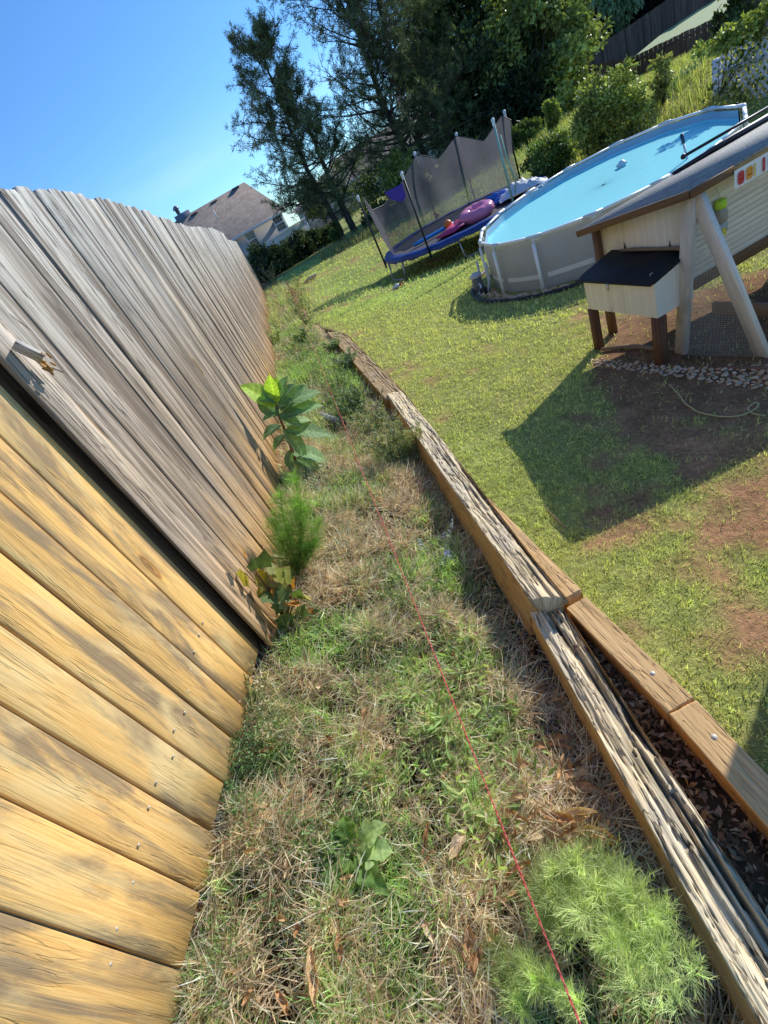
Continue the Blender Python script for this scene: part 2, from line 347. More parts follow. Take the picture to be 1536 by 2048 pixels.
bb = bare(GX, GY)[..., None]; lw = lw * (1 - bb) + np.array((.50, .27, .15)) * (0.75 + .5 * q2) * bb * (1 - .5 * np.clip(1.5 - np.hypot((GX - 2.75) / 1.1, (GY - 2.85) / 1.0), 0, 1))[..., None]  # soil darkened around the coop, its shade put into the colour
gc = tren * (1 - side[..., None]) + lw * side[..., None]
ny, nx = GX.shape; idx = np.arange(ny * nx).reshape(ny, nx)
F = np.stack([idx[:-1, :-1], idx[:-1, 1:], idx[1:, 1:], idx[1:, :-1]], -1).reshape(-1, 4)
m, nt, b = newmat('ground'); co = objco(nt); c = attr(nt, 'Col').outputs['Color']
n1 = noise(nt, co, sc=38, detail=8, rough=.7); n2 = noise(nt, co, sc=7, detail=6); n3 = noise(nt, co, (1, 1, 1), 140, 3)
c = mix(nt, 1, c, ramp(nt, n1, [(0.3, (.45, .45, .42)), (0.55, (1, 1, 1)), (.75, (1.3, 1.28, 1.2))]), 'MULTIPLY')
c = mix(nt, 1, c, ramp(nt, n2, [(0.32, (.72, .78, .7)), (0.68, (1.2, 1.15, 1.1))]), 'MULTIPLY')
nt.links.new(c, b.inputs['Base Color']); b.inputs['Roughness'].default_value = 0.95; b.inputs['Specular IOR Level'].default_value = 0.1
bump(nt, b, mathn(nt, 'ADD', n1, mathn(nt, 'MULTIPLY', n3, .5)), 0.9, 0.02); MG = m
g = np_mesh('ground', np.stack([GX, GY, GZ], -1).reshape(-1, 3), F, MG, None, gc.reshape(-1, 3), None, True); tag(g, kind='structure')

# ---------------------------------------------------------------- board fences
M_new = wood('new_fence_wood', (1.0, .615, .225), (.74, .395, .115), patch=(.285, .215, .15), patch_amt=(.45, .58), pscale=(10, 1.5, 1.7), pdist=.5, grainx=140, grainy=3.2, crack=.3, crk=1.8, idvar=.22, blotch=(.96, .70, .33), bmp=.5)
M_old = wood('weathered_fence_wood', (.62, .475, .345), (.13, .092, .064), grainx=85, grainy=2.0, streak=(.11, .077, .056), top=(.92, .91, .88), tr=(.9, 2.1), bottom=(.85, .46, .14), br=(-.05, .62), idvar=.45, bmp=1.0, crack=.8)
M_dark = wood('dark_post_wood', (.13, .09, .06), (.05, .035, .025), idvar=.1)
M_steel = plain('screw_steel', (.62, .55, .42), .5, .25, 60, .35)
def picket(mb, p, ax, w, h, tilt=0.0, cup=0.004, wid=0.0, th=.017, ear=.018, z0=0.0, steps=10):
    """one vertical board; p foot centre, ax unit vector along the fence; front towards +X"""
    ax = np.array(ax, float); nrm = np.array((ax[1], -ax[0], 0.0))
    cs = np.array([-.5, -.47, -.25, 0, .25, .47, .5]) * w; dep = np.array([-.003, 0, cup*.6, cup, cup*.6, 0, -.003])
    V = []; W = []
    hs = list(np.linspace(0, h - ear, steps)) + [h]
    bw = RS.uniform(-.5, .5) * abs(cup); ph = RS.uniform(0, 6)
    for k, z in enumerate(hs):
        cc = cs * (1 if k < steps else (w - 2 * ear) / w)
        bow = bw * math.sin(z / h * PI + ph * .2)
        for c_, d_2 in zip(cc, dep):
            V.append(np.array(p) + ax * (c_ + tilt * z) + nrm * (d_2 + bow) + (0, 0, z)); W.append((c_, z + z0, wid))
    for k, z in enumerate(hs):
        cc = cs * (1 if k < steps else (w - 2 * ear) / w)
        for c_ in (cc[0], cc[-1]):
            V.append(np.array(p) + ax * (c_ + tilt * z) - nrm * th + (0, 0, z)); W.append((c_ + .3, z + z0, wid + .4))
    n = len(hs); B = n * 7
    F = [(k*7+i, k*7+i+1, (k+1)*7+i+1, (k+1)*7+i) for k in range(n-1) for i in range(6)]
    F += [(B+2*k, k*7, (k+1)*7, B+2*k+2) for k in range(n-1)] + [(k*7+6, B+2*k+1, B+2*k+3, (k+1)*7+6) for k in range(n-1)]
    F += [(B+2*k+1, B+2*k, B+2*k+2, B+2*k+3) for k in range(n-1)]
    F += [tuple([(n-1)*7+i for i in range(7)] + [B+2*n-1, B+2*n-2]), tuple([i for i in range(6, -1, -1)] + [B, B+1])]
    mb.add(V, F, W)
# new section: bottom corners seen at the seams
seams = [(360, 2048), (374, 1943), (399, 1783), (435, 1668), (449, 1564), (481, 1488), (495, 1421), (508, 1358), (517, 1297)]
pA = onz(374, 1943, -1.275); pB = onz(517, 1297, -1.25); axn = pB - pA; axn[2] = 0; axn /= np.linalg.norm(axn); nrm_n = np.array((axn[1], -axn[0], 0))
screw_px = [(482,1713),(508,1558),(580,1355),(605,1190),(650,1025),(683,915),(757,800),(762,685),(808,608),(822,515),(833,422),(850,343),(872,268),(888,213)]
s_par = []
for (u, v) in seams:
    q = onpl(u, v, pA, nrm_n); s_par.append(((q - pA) @ axn, q[2]))
first = s_par[1][0]
edges = [first - .142 * k for k in (4, 3, 2, 1)] + [s for s, z in s_par[1:]]
bots = [-1.275] * 3 + [s_par[1][1]] + [z for s, z in s_par[2:]] + [s_par[-1][1]]
t = thing('board_fence', 'honey brown board fence section, newer wood with dark stains, in the left foreground', 'fence', pA)
screws = []
for k in range(len(edges) - 1):
    a, c_ = edges[k], edges[k+1]; w = c_ - a - .006; zb = bots[k] + RS.uniform(-.006, .004)
    mb = MB(); f = pA + axn * (a + c_) / 2 + nrm_n * RS.uniform(-.003, .003); f[2] = zb - .0
    picket(mb, f, axn, w, 1.86, 0, .0015, k * 1.37 + .4, .018, .02, steps=8)
    mb.build('picket', M_new, t)
for (zx, zy) in screw_px:
    q = onpl(zx / 2.194, 1148 + zy / 2.194, pA, nrm_n) + nrm_n * .0035
    mb = MB(); mb.lathe(q - nrm_n*.001, [(.0001, .0022), (.0025, .0022), (.0042, .0012), (.0044, 0.0), (.0030, 0)], 10, nrm_n); mb.build('screw', M_steel, t)
for z in (.28, .95, 1.6):
    mb = MB(); a = pA + axn * (edges[0] - .05) - nrm_n * .042 + (0, 0, z); e = pA + axn * (edges[-1] - .01) - nrm_n * .042 + (0, 0, z); mb.bar(a, e, .04, .085, wid=z); mb.build('rail', M_new, t)
# old section
tops_px = [(0, 372), (60, 374), (130, 380), (240, 405), (310, 428), (368, 450), (374, 452), (430, 456), (446, 466), (455, 479), (488, 487), (493, 494), (512, 534), (524, 566)]
YT = np.linspace(1.55, 21.6, 400)
def px_of(P):
    c_ = AX.T @ np.asarray(P, float); return 768 + FPX * c_[0] / c_[2], 1024 + FPX * c_[1] / c_[2]
tz_y, tz_z = [], []
for Y in YT:
    lo, hi = -1.5, 1.6; X = float(fence_x(Y)); best = None
    for z in np.linspace(0.75, -0.3, 106):
        u, v = px_of((X, Y, z)); tv = np.interp(u, [p[0] for p in tops_px], [p[1] for p in tops_px])
        if v >= tv: best = z; break
    if best is not None: tz_y.append(Y); tz_z.append(best)
def fence_top(y):
    z = np.interp(y, tz_y, tz_z) if tz_y else 0.5
    b_ = fence_z(y); return float(np.clip(z, b_ + 1.6, b_ + 2.05))
t = thing('board_fence', 'long weathered grey board fence running downhill along the weedy strip', 'fence', (-.76, 1.52, -1.3))
y = 1.55; k = 0; mb = MB(); sec = 0; nxt = 3.9
posts = [1.48]
while y < 21.6:
    w = .138; gap = RS.choice([.005, .007, .010, .013]); x = float(fence_x(y)); x2 = float(fence_x(y + .1)); ax = np.array((x2 - x, .1, 0)); ax /= np.linalg.norm(ax)
    base = float(fence_z(y)) - .02; top = fence_top(y) + RS.uniform(-.006, .006)
    picket(mb, (x + RS.uniform(-.007, .007), y, base + .02), ax, w, top - base - .02, RS.uniform(-.004, .004), RS.choice([-.006, .004, .007, .009]), k * 1.77 + 3.1, .017, .016, steps=9 if y < 8 else 5)
    y += (w + gap) * ax[1]; k += 1
    if y > nxt or y >= 21.6:
        mb.build('picket_panel', M_old, t); posts.append(nxt); mb = MB(); nxt += 2.45; sec += 1
for py_ in posts[1:]:
    mb = MB(); x = float(fence_x(py_)) - .09; mb.bar((x, py_, fence_z(py_) - .1), (x, py_, fence_top(py_) - .1), .09, .09, (1, 0, 0)); mb.build('post', M_dark, t)
for z in (.3, 1.5):
    mb = MB(); yr = np.arange(1.6, 21.5, 2.45)
    for a, e in zip(yr[:-1], yr[1:]): mb.bar((float(fence_x(a)) - .04, a, fence_z(a) + z), (float(fence_x(e)) - .04, e, fence_z(e) + z), .035, .085)
    mb.build('rail', M_dark, t)
# dark post and backing strip in the gap between the two sections
mb = MB(); mb.bar((-.90, 1.57, -1.42), (-.90, 1.57, .5), .16, .09, (1, 0, 0)); o = mb.build('fence_post', M_dark); tag(o, 'dark post standing in the shadowed gap between the new and the old fence', 'post')
mb = MB(); picket(mb, (-.835, 1.53, -1.32), (0.1, .995, 0), .07, 1.8, 0, .001, 9.1, .015); o = mb.build('batten', wood('batten_wood', (.30, .22, .15), (.12, .08, .05))); tag(o, 'narrow brown batten at the end of the honey brown fence section', 'board')
# broken stub of a rail nailed to the old fence
q = onx(45, 700, -.735); q2 = onx(70, 738, -.725)
t = thing('broken_stub', 'splintered grey wood stub nailed high on the old fence', 'wood scrap', q)
mb = MB(); a = np.array(q); e = np.array(q2); d = e - a; up = np.array((1., 0, 0))
q0 = onx(20, 692, -.752); q1_ = onx(72, 724, -.735)
mb.bar(q0 + np.array((.012, 0, .0)), q1_ + np.array((.022, 0, 0)), .022, .026, (1, 0, 0), wid=2.2); mb.build('wood_block', wood('stub_wood', (.74, .68, .60), (.22, .18, .15), crack=.9, crk=3), t)
mb = MB()
for i in range(18):
    s = q1_ + np.array((.012 + RS.uniform(-.012, .024), RS.uniform(-.012, .012), RS.uniform(-.022, .016))); L = RS.uniform(.008, .028)
    mb.bar(s, s + np.array((RS.uniform(-.004, .01), RS.uniform(0, .012), -L)), .004, .005, (1, 0, 0), wid=i)
mb.build('splinters', wood('splinter_wood', (.62, .36, .12), (.36, .18, .05), knots=False), t)
mb = MB(); mb.tube([q1_ + np.array((.02, .006, -.03)), q1_ + np.array((.035, .012, -.055))], .0018, 6); mb.build('nail', plain('rusty_nail', (.10, .06, .045), .6), t)

# ---------------------------------------------------------------- landscape timbers
def timber(name, mat, aL, aR, bL, bR, th, rot=0.3, seed=0, nl=160, rag=0.0, hole=None, wid=0.0, top_white=0.0, endrag=0.002, strands=0.0, lean=0.0):
    """squared timber between two ends; top corners given; grooves and rot carved along the grain"""
    aL, aR, bL, bR = [np.array(p, float) for p in (aL, aR, bL, bR)]
    nt_, ns_ = 60, 12
    prof = [(0, -th * (1 - k / ns_)) for k in range(ns_)] + [(k / nt_, 0) for k in range(nt_ + 1)] + [(1, -th * (k + 1) / ns_) for k in range(ns_)]
    prof = np.array(prof); m_ = len(prof); W0 = np.linalg.norm(aR - aL); L = np.linalg.norm((bL + bR) / 2 - (aL + aR) / 2)
    u = np.linspace(0, 1, nl)[:, None]
    l_ = aL + (bL - aL) * u; r__ = aR + (bR - aR) * u
    sa = prof[None, :, 0]; V = l_[:, None, :] + (r__ - l_)[:, None, :] * sa[..., None]
    V = V + np.array((0, 0, 1.0)) * prof[None, :, 1][..., None]
    al = u * L + 0 * sa; ac = (prof[:, 0] * W0)[None, :] + 0 * u
    istop = (prof[:, 1] == 0).astype(float)[None, :] + 0 * u
    wv = (fbm(al * 2.2, al * 0 + seed, seed) - .5) * .02
    g = fbm((ac + wv) * 95, al * 9, seed + 2, 4); g2 = fbm((ac + wv) * 45, al * 4.5, seed + 9, 3)
    groove = np.clip((0.46 - g) * 5, 0, 1) * .7 + np.clip((0.42 - g2) * 7, 0, 1)
    ck = fbm((ac + wv) * 55, al * 3.2, seed + 50, 3); crack = np.clip(1 - np.abs(ck - .5) / .022, 0, 1) * np.clip(fbm(ac * 12, al * 1.6, seed + 53) * 3 - .9, 0, 1)
    groove = np.clip(groove * .8 + crack * 1.3, 0, 1.6)
    if strands:
        sid = np.floor((ac + wv * .6) * 105); rv = _T[(sid.astype(int) * 7 + 13 * seed) % 256, 3]
        seg = np.floor(al * (2.0 + 3 * rv) + rv * 9); h_ = _T[(sid.astype(int) * 11 + 5 * seed) % 256, (seg.astype(int) * 17 + 40) % 256]
        drop = h_ ** 2.2 * strands * (.15 + 1.0 * np.clip((sa - .25) / .6, 0, 1)) * istop
        V[..., 2] -= drop * .035; col_s = (1 - np.clip(drop * .6, 0, .45)) * (.82 + .36 * _T[(sid.astype(int) * 3) % 256, (seg.astype(int) * 5) % 256])
    else: col_s = None
    dz = -rot * (.007 * groove + .006 * fbm(ac * 20, al * 6, seed + 4)) * istop
    # side faces: shallow weathering
    sn = (fbm(prof[None, :, 1] * 60 + 0 * u, al * 2.5, seed + 6) - .5) * .010 * (.4 + rot)
    dirn = np.where(sa < .01, -1.0, np.where(sa > .99, 1.0, 0.0)) * (1 - istop)
    cr = (r__ - l_); cr = cr / np.linalg.norm(cr, axis=1)[:, None]
    V = V + cr[:, None, :] * (dirn * sn + lean * prof[None, :, 1] / th)[..., None]
    col = np.ones((nl, m_, 3)) * np.clip(1 - .42 * (groove * istop * min(1, rot))[..., None], .3, 1)  # crevice shade painted into the colour along the grooves
    if col_s is not None: col = col * np.where(istop > .5, col_s, 1)[..., None]
    col = col * (1 - (1 - istop[..., None]) * (1 - np.array((.80, .61, .39)) * (.85 + .3 * fbm(prof[None, :, 1] * 30 + 0 * u, al * 3, seed + 60)[..., None])))  # bounced light put into the side face colour, with uneven dirt
    if top_white: col = col * (1 + top_white * istop[..., None] * np.clip(fbm(ac * 30, al * 3, seed + 12) * 1.6 - .3, 0, 1)[..., None])
    if rag:   # right edge broken away in long splinters
        e = rag * (fbm(al * 3.2, np.floor(ac * 160) / 3.0, seed + 15, 3) - .18) * 1.5; e = np.clip(e, 0, .95)
        broken = np.clip((sa - (1 - e)) * 40, 0, 1)
        V[..., 2] -= broken * (.008 + .022 * fbm(ac * 60, al * 8, seed + 17)) * (istop + .0); col = col * (1 - .2 * broken[..., None])
    if hole is not None:
        for (hu, ha, ru, ra, dp) in hole:
            k = np.exp(-(((u - hu) / ru) ** 2 + ((sa - ha) / ra) ** 2)) * istop * (0.6 + .8 * fbm(al * 30, ac * 60, seed + 20))
            V[..., 2] -= k * dp; col = col * (1 - np.clip(.4 * k, 0, .4)[..., None] * np.array((.8, 1.0, 1.15)))
    V[..., 2] += dz
    # soften the arrises
    for jx in (ns_, ns_ + nt_): V[:, jx, 2] -= .004 + .006 * rot * fbm(al[:, 0] * 12, al[:, 0] * 0 + seed, seed + 30)
    ax = (bL - aL) / np.linalg.norm(bL - aL)
    rr = fbm(ac[0] * 70, prof[:, 1] * 40 + seed, seed + 40) - .5
    V[0] += ax[None, :] * (rr * endrag * 2)[:, None]; V[-1] += ax[None, :] * (rr * endrag * 2)[:, None]
    wd = np.stack([ac + prof[None, :, 1] * 1.3, al, np.full_like(al, wid)], -1)
    id_ = np.arange(nl * m_).reshape(nl, m_)
    F4 = np.stack([id_[:-1, :-1], id_[:-1, 1:], id_[1:, 1:], id_[1:, :-1]], -1).reshape(-1, 4)[:, ::-1]
    Vf = V.reshape(-1, 3); cf = col.reshape(-1, 3); wf = wd.reshape(-1, 3)
    cap = []
    for row, P in ((0, V[0]), (nl - 1, V[-1])):
        c0 = P[[0, ns_, ns_ + nt_, -1]].mean(0) + ax * (.0 if row else .004); Vf = np.vstack([Vf, c0]); ci = len(Vf) - 1
        cf = np.vstack([cf, [.5, .45, .4]]); wf = np.vstack([wf, [.5 * W0, wf[row * m_][1], wid]])
        ring = [row * m_ + i for i in range(m_)]
        tri = [(ring[i], ring[(i + 1) % m_], ci) for i in range(m_)]
        cap += tri if row == 0 else [x[::-1] for x in tri]
    # underside
    return np_mesh(name, Vf, [F4, np.array(cap)], mat, None, cf, wf, False)
M_rot = wood('rotten_timber', (1.0, .79, .47), (.55, .39, .21), patch=(.86, .72, .50), patch_amt=(.42, .6), grainx=120, grainy=7, crack=.85, crk=4.5, knots=False, usecol=True, idvar=.12, bmp=.7, rough=.9)
M_tan = wood('tan_timber', (.74, .52, .27), (.38, .235, .10), patch=(.52, .44, .33), patch_amt=(.55, .7), grainx=120, grainy=6, crack=.9, crk=4, knots=False, usecol=True, idvar=.2, bmp=.8, rough=.85)
M_clean = wood('clean_timber', (.92, .59, .27), (.60, .34, .13), grainx=120, grainy=4, crack=.8, crk=3, knots=True, usecol=True, idvar=.18, bmp=.5, blotch=(.52, .36, .19))
TH = .22
zu = -1.40
uA = onz(1060, 1197, zu); uB = onz(1131, 1187, zu); uC = onz(773, 787, -1.55); uD = onz(806, 779, -1.55)
o = timber('landscape_timber', M_rot, uA, uB, uC, uD, TH, .95, 3, 420, .10, [(.16, .90, .16, .14, .03), (.34, .92, .1, .10, .03)], 1.0, .3, .006, .45, .055)
tag(o, 'cracked cream grey landscape timber with its sawn end above the rotted foreground one', 'timber')
cA = onz(772, 800, -1.575); cB = onz(806, 780, -1.565); cC = onz(654, 664, -1.585); cD = onz(689, 664, -1.585)
o = timber('landscape_timber', M_tan, cA, cB, cC, cD, .15, .6, 13, 300, .12, None, 2.3, .1, .004, .3, .03); tag(o, 'second tan landscape timber from the top end of the wall, with a raised split end', 'timber')
eA = onz(657, 696, -1.625); eB = onz(676, 690, -1.62); eC = onz(622, 649, -1.62); eD = onz(638, 650, -1.62)
o = timber('landscape_timber', M_tan, eA, eB, eC, eD, .13, .6, 23, 120, .2, None, 3.7, .1); tag(o, 'short sunken timber at the far end of the wall beside orange wildflowers', 'timber')
fA = onz(611, 642, -1.64); fB = onz(622, 638, -1.64); fC = onz(577, 574, -1.70); fD = onz(583, 573, -1.70)
o = timber('landscape_timber', wood('red_rot_timber', (.80, .40, .18), (.36, .15, .07), grainx=60, grainy=5, knots=False, usecol=True, crack=.9, crk=3), fA, fB, fC, fD, .16, 1.0, 27, 160, .3, None, 6.1, .1, .01, .8); tag(o, 'crumbling orange red rotted timber beyond the last sound one, running toward the fence end', 'timber')
# lower rotten timber in the foreground
zl = -1.475
lA = onz(1510, 2041, zl); lA2 = onz(1225, 1520, zl); lC = onz(1058, 1222, zl); lD = onz(1135, 1222, zl)
d = (lA2 - lC); d /= np.linalg.norm(d)
near = lC + d * 1.55
wv_ = lD - lC; pr_ = wv_ - d * wv_.dot(d); pr_ *= .125 / np.linalg.norm(pr_)
lA = near; lB = near + pr_
o = timber('landscape_timber', M_rot, lC, lC + pr_ * .95, lA, lB, .20, 1.0, 33, 520, .34, [(.06, .5, .07, .10, .012), (.20, .62, .06, .06, .014), (.33, .88, .04, .14, .045), (.52, .62, .14, .035, .04), (.66, .80, .15, .05, .045), (.88, .72, .13, .06, .05)], 5.1, .35, .006, .9, .02)
tag(o, 'badly rotted splintering timber in the right foreground, its right edge crumbled away', 'timber'); LOW = (lC, d, pr_)
# clean timbers behind
zc = -1.50
k1L = onz(1132, 1216, zc); k1R = onz(1164, 1179, zc); k2L = onz(1337, 1426, zc); k2R = onz(1392, 1402, zc); k3L = onz(1536, 1654, zc)
d2 = (k3L - k2L); d2 /= np.linalg.norm(d2); n2_ = np.array((-d2[1], d2[0], 0)); n2_ *= np.sign(n2_[0]) * .087
d1 = k2L - k1L; d1 /= np.linalg.norm(d1); n1_ = np.array((-d1[1], d1[0], 0)); n1_ *= np.sign(n1_[0]) * .087
o = timber('landscape_timber', M_clean, k2L + d2 * .003, k2L + d2 * .003 + n2_, k2L + d2 * 1.3, k2L + d2 * 1.3 + n2_, .12, .25, 43, 200, 0, None, 7.7); tag(o, 'clean honey coloured timber running out of the picture at the right edge', 'timber')
o = timber('landscape_timber', M_clean, k1L, k1L + n1_, k2L - d1 * .003, k2L - d1 * .003 + n1_, .12, .3, 53, 200, 0, None, 9.2); tag(o, 'clean honey coloured timber behind the gap, between two sawn joints', 'timber')
j0r = onz(976, 994, -1.515); j1r = k1R - d1 * .006; dd0 = j1r - j0r; nn0 = np.array((-dd0[1], dd0[0], 0)); nn0 *= np.sign(nn0[0]) * .087 / np.linalg.norm(nn0); j0 = j0r - nn0; j0b = j1r - nn0
o = timber('landscape_timber', M_clean, j0, j0 + nn0, j0b + (0, 0, -.002), j0b + nn0 + (0, 0, -.002), .15, .35, 63, 200, 0, None, 4.9); tag(o, 'clean honey coloured timber tucked along the lawn side of the cracked timber', 'timber')
# spike heads
M_gal = plain('galvanised', (.62, .56, .46), .6, .2, 60, .2); M_rust = plain('rusty_iron', (.13, .07, .05), .7, .3, 60, .2)
for (u, v, z, mm, lab) in [(1305, 1346, zc, M_gal, 'pale round spike head in the clean timber, the one farther from the camera'), (1428, 1473, zc, M_gal, 'pale round spike head in the clean timber, nearest the shaded end'), (1151, 1291, zl, M_rust, 'dark rusty spike head in the rotted timber')]:
    q = onz(u, v, z); mb = MB(); mb.lathe(q + (0, 0, -.003), [(.0078, 0), (.008, .002), (.007, .0035), (.0001, .004)], 14); o = mb.build('spike_head', mm, smooth=True); tag(o, lab, 'nail')
# weathered stake across the strip
q = onz(556, 805, -1.33); e = hit(682, 852); mb = MB(); mb.bar(q + np.array((0, 0, .03)), e + np.array((0.02, 0, .02)), .055, .05, wid=4); o = mb.build('stake', wood('stake_wood', (.50, .48, .44), (.2, .18, .16))); tag(o, 'weathered grey stake lying across the strip behind the big leafed plant', 'stake')
# ---------------------------------------------------------------- chicken coop
HL = np.array((1.9743, 3.5188, 0.0)); E1 = np.array((.09678, -.99531, 0)); E2 = np.array((.99531, .09678, 0)); UP = np.array((0, 0, 1.0))
def H(a, b, z): return HL + E1 * a + E2 * b + UP * z
GH = -1.86
M_white = wood('white_painted_ply', (.95, .85, .68), (.78, .66, .50), patch=(.45, .34, .22), patch_amt=(.62, .8), grainx=30, grainy=1.0, knots=False, idvar=.06, bmp=.25, rough=.6)
M_wpost = wood('white_post', (.92, .81, .64), (.66, .55, .42), patch=(.40, .29, .18), patch_amt=(.52, .75), grainx=40, grainy=2.5, knots=False, idvar=.1, bmp=.5)
M_brown = wood('brown_stained_wood', (.19, .082, .035), (.085, .036, .018), knots=False, idvar=.1, bmp=.3, rough=.65)
M_trim = wood('brown_trim', (.23, .12, .055), (.12, .06, .028), knots=False, idvar=.08, bmp=.3, rough=.7)
m, nt, b = newmat('mineral_felt'); co = objco(nt); n1 = noise(nt, co, sc=85, detail=6, rough=.85); n2 = noise(nt, co, (3, 14, 3), 2.5, 5)
c = ramp(nt, n1, [(0.3, (.12, .115, .10)), (0.5, (.36, .335, .29)), (0.68, (.80, .75, .66))]); c = mix(nt, 1, c, ramp(nt, n2, [(.3, (.7, .7, .7)), (.7, (1.2, 1.2, 1.2))]), 'MULTIPLY')
nt.links.new(c, b.inputs['Base Color']); b.inputs['Roughness'].default_value = .9; bump(nt, b, n1, .8, .004); M_felt = m
M_black = plain('black_felt', (.016, .015, .017), .75, .4, 30, bmp=.3)
coop = thing('chicken_coop', 'raised white chicken coop with a grey felt roof and a black lidded nest box', 'chicken coop', H(.2, .6, GH))
LEN = 2.3
# shell: end wall, long siding wall, far wall, floor
mb = MB(); zt0, zt1 = -1.012, -.884
mb.hexa([H(-.20, .285, -1.40), H(.595, .285, -1.40), H(.595, .303, -1.40), H(-.20, .303, -1.40)], [H(-.20, .285, zt0), H(.595, .285, zt1), H(.595, .303, zt1), H(-.20, .303, zt0)], .3); mb.build('end_wall', M_white, coop)
mb = MB(); nb = 15; z0, z1 = -1.405, -.886
for i in range(nb):
    za = z0 + (z1 - z0) * i / nb; zb = z0 + (z1 - z0) * (i + 1) / nb
    V = [H(.606, .304, za), H(.606, LEN, za), H(.598, LEN, zb), H(.598, .304, zb), H(.590, .304, za), H(.590, LEN, za)]
    wv = [(0, 0, i), (0, 2, i), (zb - za, 2, i), (zb - za, 0, i), (.02, 0, i), (.02, 2, i)]
    mb.add(V, [(0, 1, 2, 3), (4, 5, 1, 0)], wv)
mb.build('siding', wood('white_siding', (.90, .78, .62), (.72, .61, .48), patch=(.40, .31, .22), patch_amt=(.58, .8), grainx=26, grainy=1, knots=False, idvar=.1, bmp=.3, rough=.6), coop)
mb = MB(); mb.hexa([H(-.20, .304, -1.40), H(.588, .304, -1.40), H(.588, LEN, -1.40), H(-.20, LEN, -1.40)], [H(-.20, .304, -1.385), H(.588, .304, -1.385), H(.588, LEN, -1.385), H(-.20, LEN, -1.385)]); mb.build('floor', M_trim, coop)
mb = MB(); mb.hexa([H(-.22, .304, -1.40), H(-.203, .304, -1.40), H(-.203, LEN, -1.40), H(-.22, LEN, -1.40)], [H(-.22, .304, zt0), H(-.203, .304, zt0), H(-.203, LEN, zt0), H(-.22, LEN, zt0)]); mb.build('back_wall', M_white, coop)
# skirting beam under siding
mb = MB(); mb.bar(H(.600, .30, -1.44), H(.600, LEN, -1.44), .05, .07, wid=3); mb.build('sill_beam', M_trim, coop)
# roof
mb = MB()
def roofz(a): return -1.008 + (a + .245) / 1.03 * .169
lo = [H(-.245, .15, roofz(-.245)), H(.785, .15, roofz(.785)), H(.785, LEN, roofz(.785)), H(-.28, LEN, roofz(-.28))]
mb.hexa(lo, [p + UP * .018 for p in lo]); rf = mb.build('roof', M_felt, coop)
mb = MB(); mb.bar(H(-.247, .144, roofz(-.245) - .006), H(.782, .144, roofz(.782) - .004), .014, .044, wid=1.2); mb.build('end_fascia', M_trim, coop)
mb = MB(); mb.bar(H(.790, .147, roofz(.785) - .006), H(.790, .43, roofz(.785) - .008), .014, .044, wid=2.1); mb.build('side_fascia', M_trim, coop)
# banner of ice lollies along the eave
M_banner = plain('banner_cloth', (.88, .85, .78), .8, .08, 8)
bn = MB(); bz = -.898
for i in range(14):
    a = .428 + i * .05; e = a + .05
    bn.quad(H(.80 + .003 * math.sin(i * 1.3), a, bz - .048), H(.80 + .003 * math.sin(i * 1.3 + 1.3), e, bz - .048), H(.80, e, bz + .046), H(.80, a, bz + .046))
ban = bn.build('banner', M_banner); tag(ban, 'white banner printed with bright ice lollies, hung along the coop eave', 'banner')
OFF[ban.name] = np.zeros(3)
def lolly(c0, w, h, colr, face=None, dx=.0):
    mb = MB(); n = 18; pts = []
    for k in range(n):
        a = 2 * PI * k / n; sx = math.copysign(abs(math.cos(a)) ** .6, math.cos(a)) * w / 2; sz = math.copysign(abs(math.sin(a)) ** .6, math.sin(a)) * h / 2
        pts.append(H(.8055 + dx, c0 + sx, bz - .004 + sz))
    mb.add(pts, [tuple(range(n))]); p = mb.build('ice_lolly_print', plain('print_ink', colr, .7, .12, 60), ban)
    if face:
        mb = MB()
        for s in (-1, 1): mb.lathe(H(.8075, c0 + s * w * .2, bz + h * .14), [(.0001, 0), (.0036, 0)], 10, E1)
        P = [H(.8075, c0 + w * .26 * math.cos(a), bz - h * .05 + w * .25 * math.sin(a)) for a in np.linspace(PI * 1.05, PI * 1.95, 9)]
        mb.tube(P, .0022, 5); mb.build('printed_face', plain('face_ink', face, .7, .1), ban)
lolly(.468, .044, .068, (.62, .06, .05), (.42, .03, .04)); lolly(.524, .046, .066, (.86, .36, .05), (.30, .06, .02), .0005)
lolly(.562, .014, .07, (.80, .62, .20)); lolly(.622, .017, .074, (.55, .05, .06)); lolly(.664, .018, .074, (.10, .16, .36)); lolly(.74, .044, .066, (.80, .30, .08)); lolly(.82, .044, .066, (.55, .05, .06))
# nest box
bx = MB()
def boxpts(z): return [H(-.07, 0, z), H(.625, 0, z), H(.625, .284, z), H(-.07, .284, z)]
lo = boxpts(-1.512); hi = [H(-.07, 0, -1.287), H(.625, 0, -1.287), H(.625, .284, -1.225), H(-.07, .284, -1.225)]
for i, j in ((0, 1), (1, 2), (2, 3), (3, 0)):
    bx.add([lo[i], lo[j], hi[j], hi[i]], [(0, 1, 2, 3)], [(0, 0, i), (.6, 0, i), (.6, .25, i), (0, .25, i)])
bx.add(lo, [(3, 2, 1, 0)]); nb_ = bx.build('nest_box', M_white, coop)
mb = MB(); l1 = [H(-.115, -.035, -1.287), H(.632, -.035, -1.283), H(.64, .283, -1.212), H(-.085, .283, -1.212)]; mb.hexa(l1, [p + UP * .014 for p in l1])
lid = mb.build('box_lid', M_black, nb_)
mb = MB(); mb.bar(H(.245, -.04, -1.28), H(.245, -.04, -1.325), .014, .012, E2); mb.build('latch', M_steel, nb_)
mb = MB(); P = [H(.555, .05 + .012 * math.cos(a), -1.262 + .012 * math.sin(a) + .01) for a in np.linspace(0, 2 * PI, 12)]; mb.tube(P, .0025, 5); mb.build('lid_ring', M_steel, nb_)
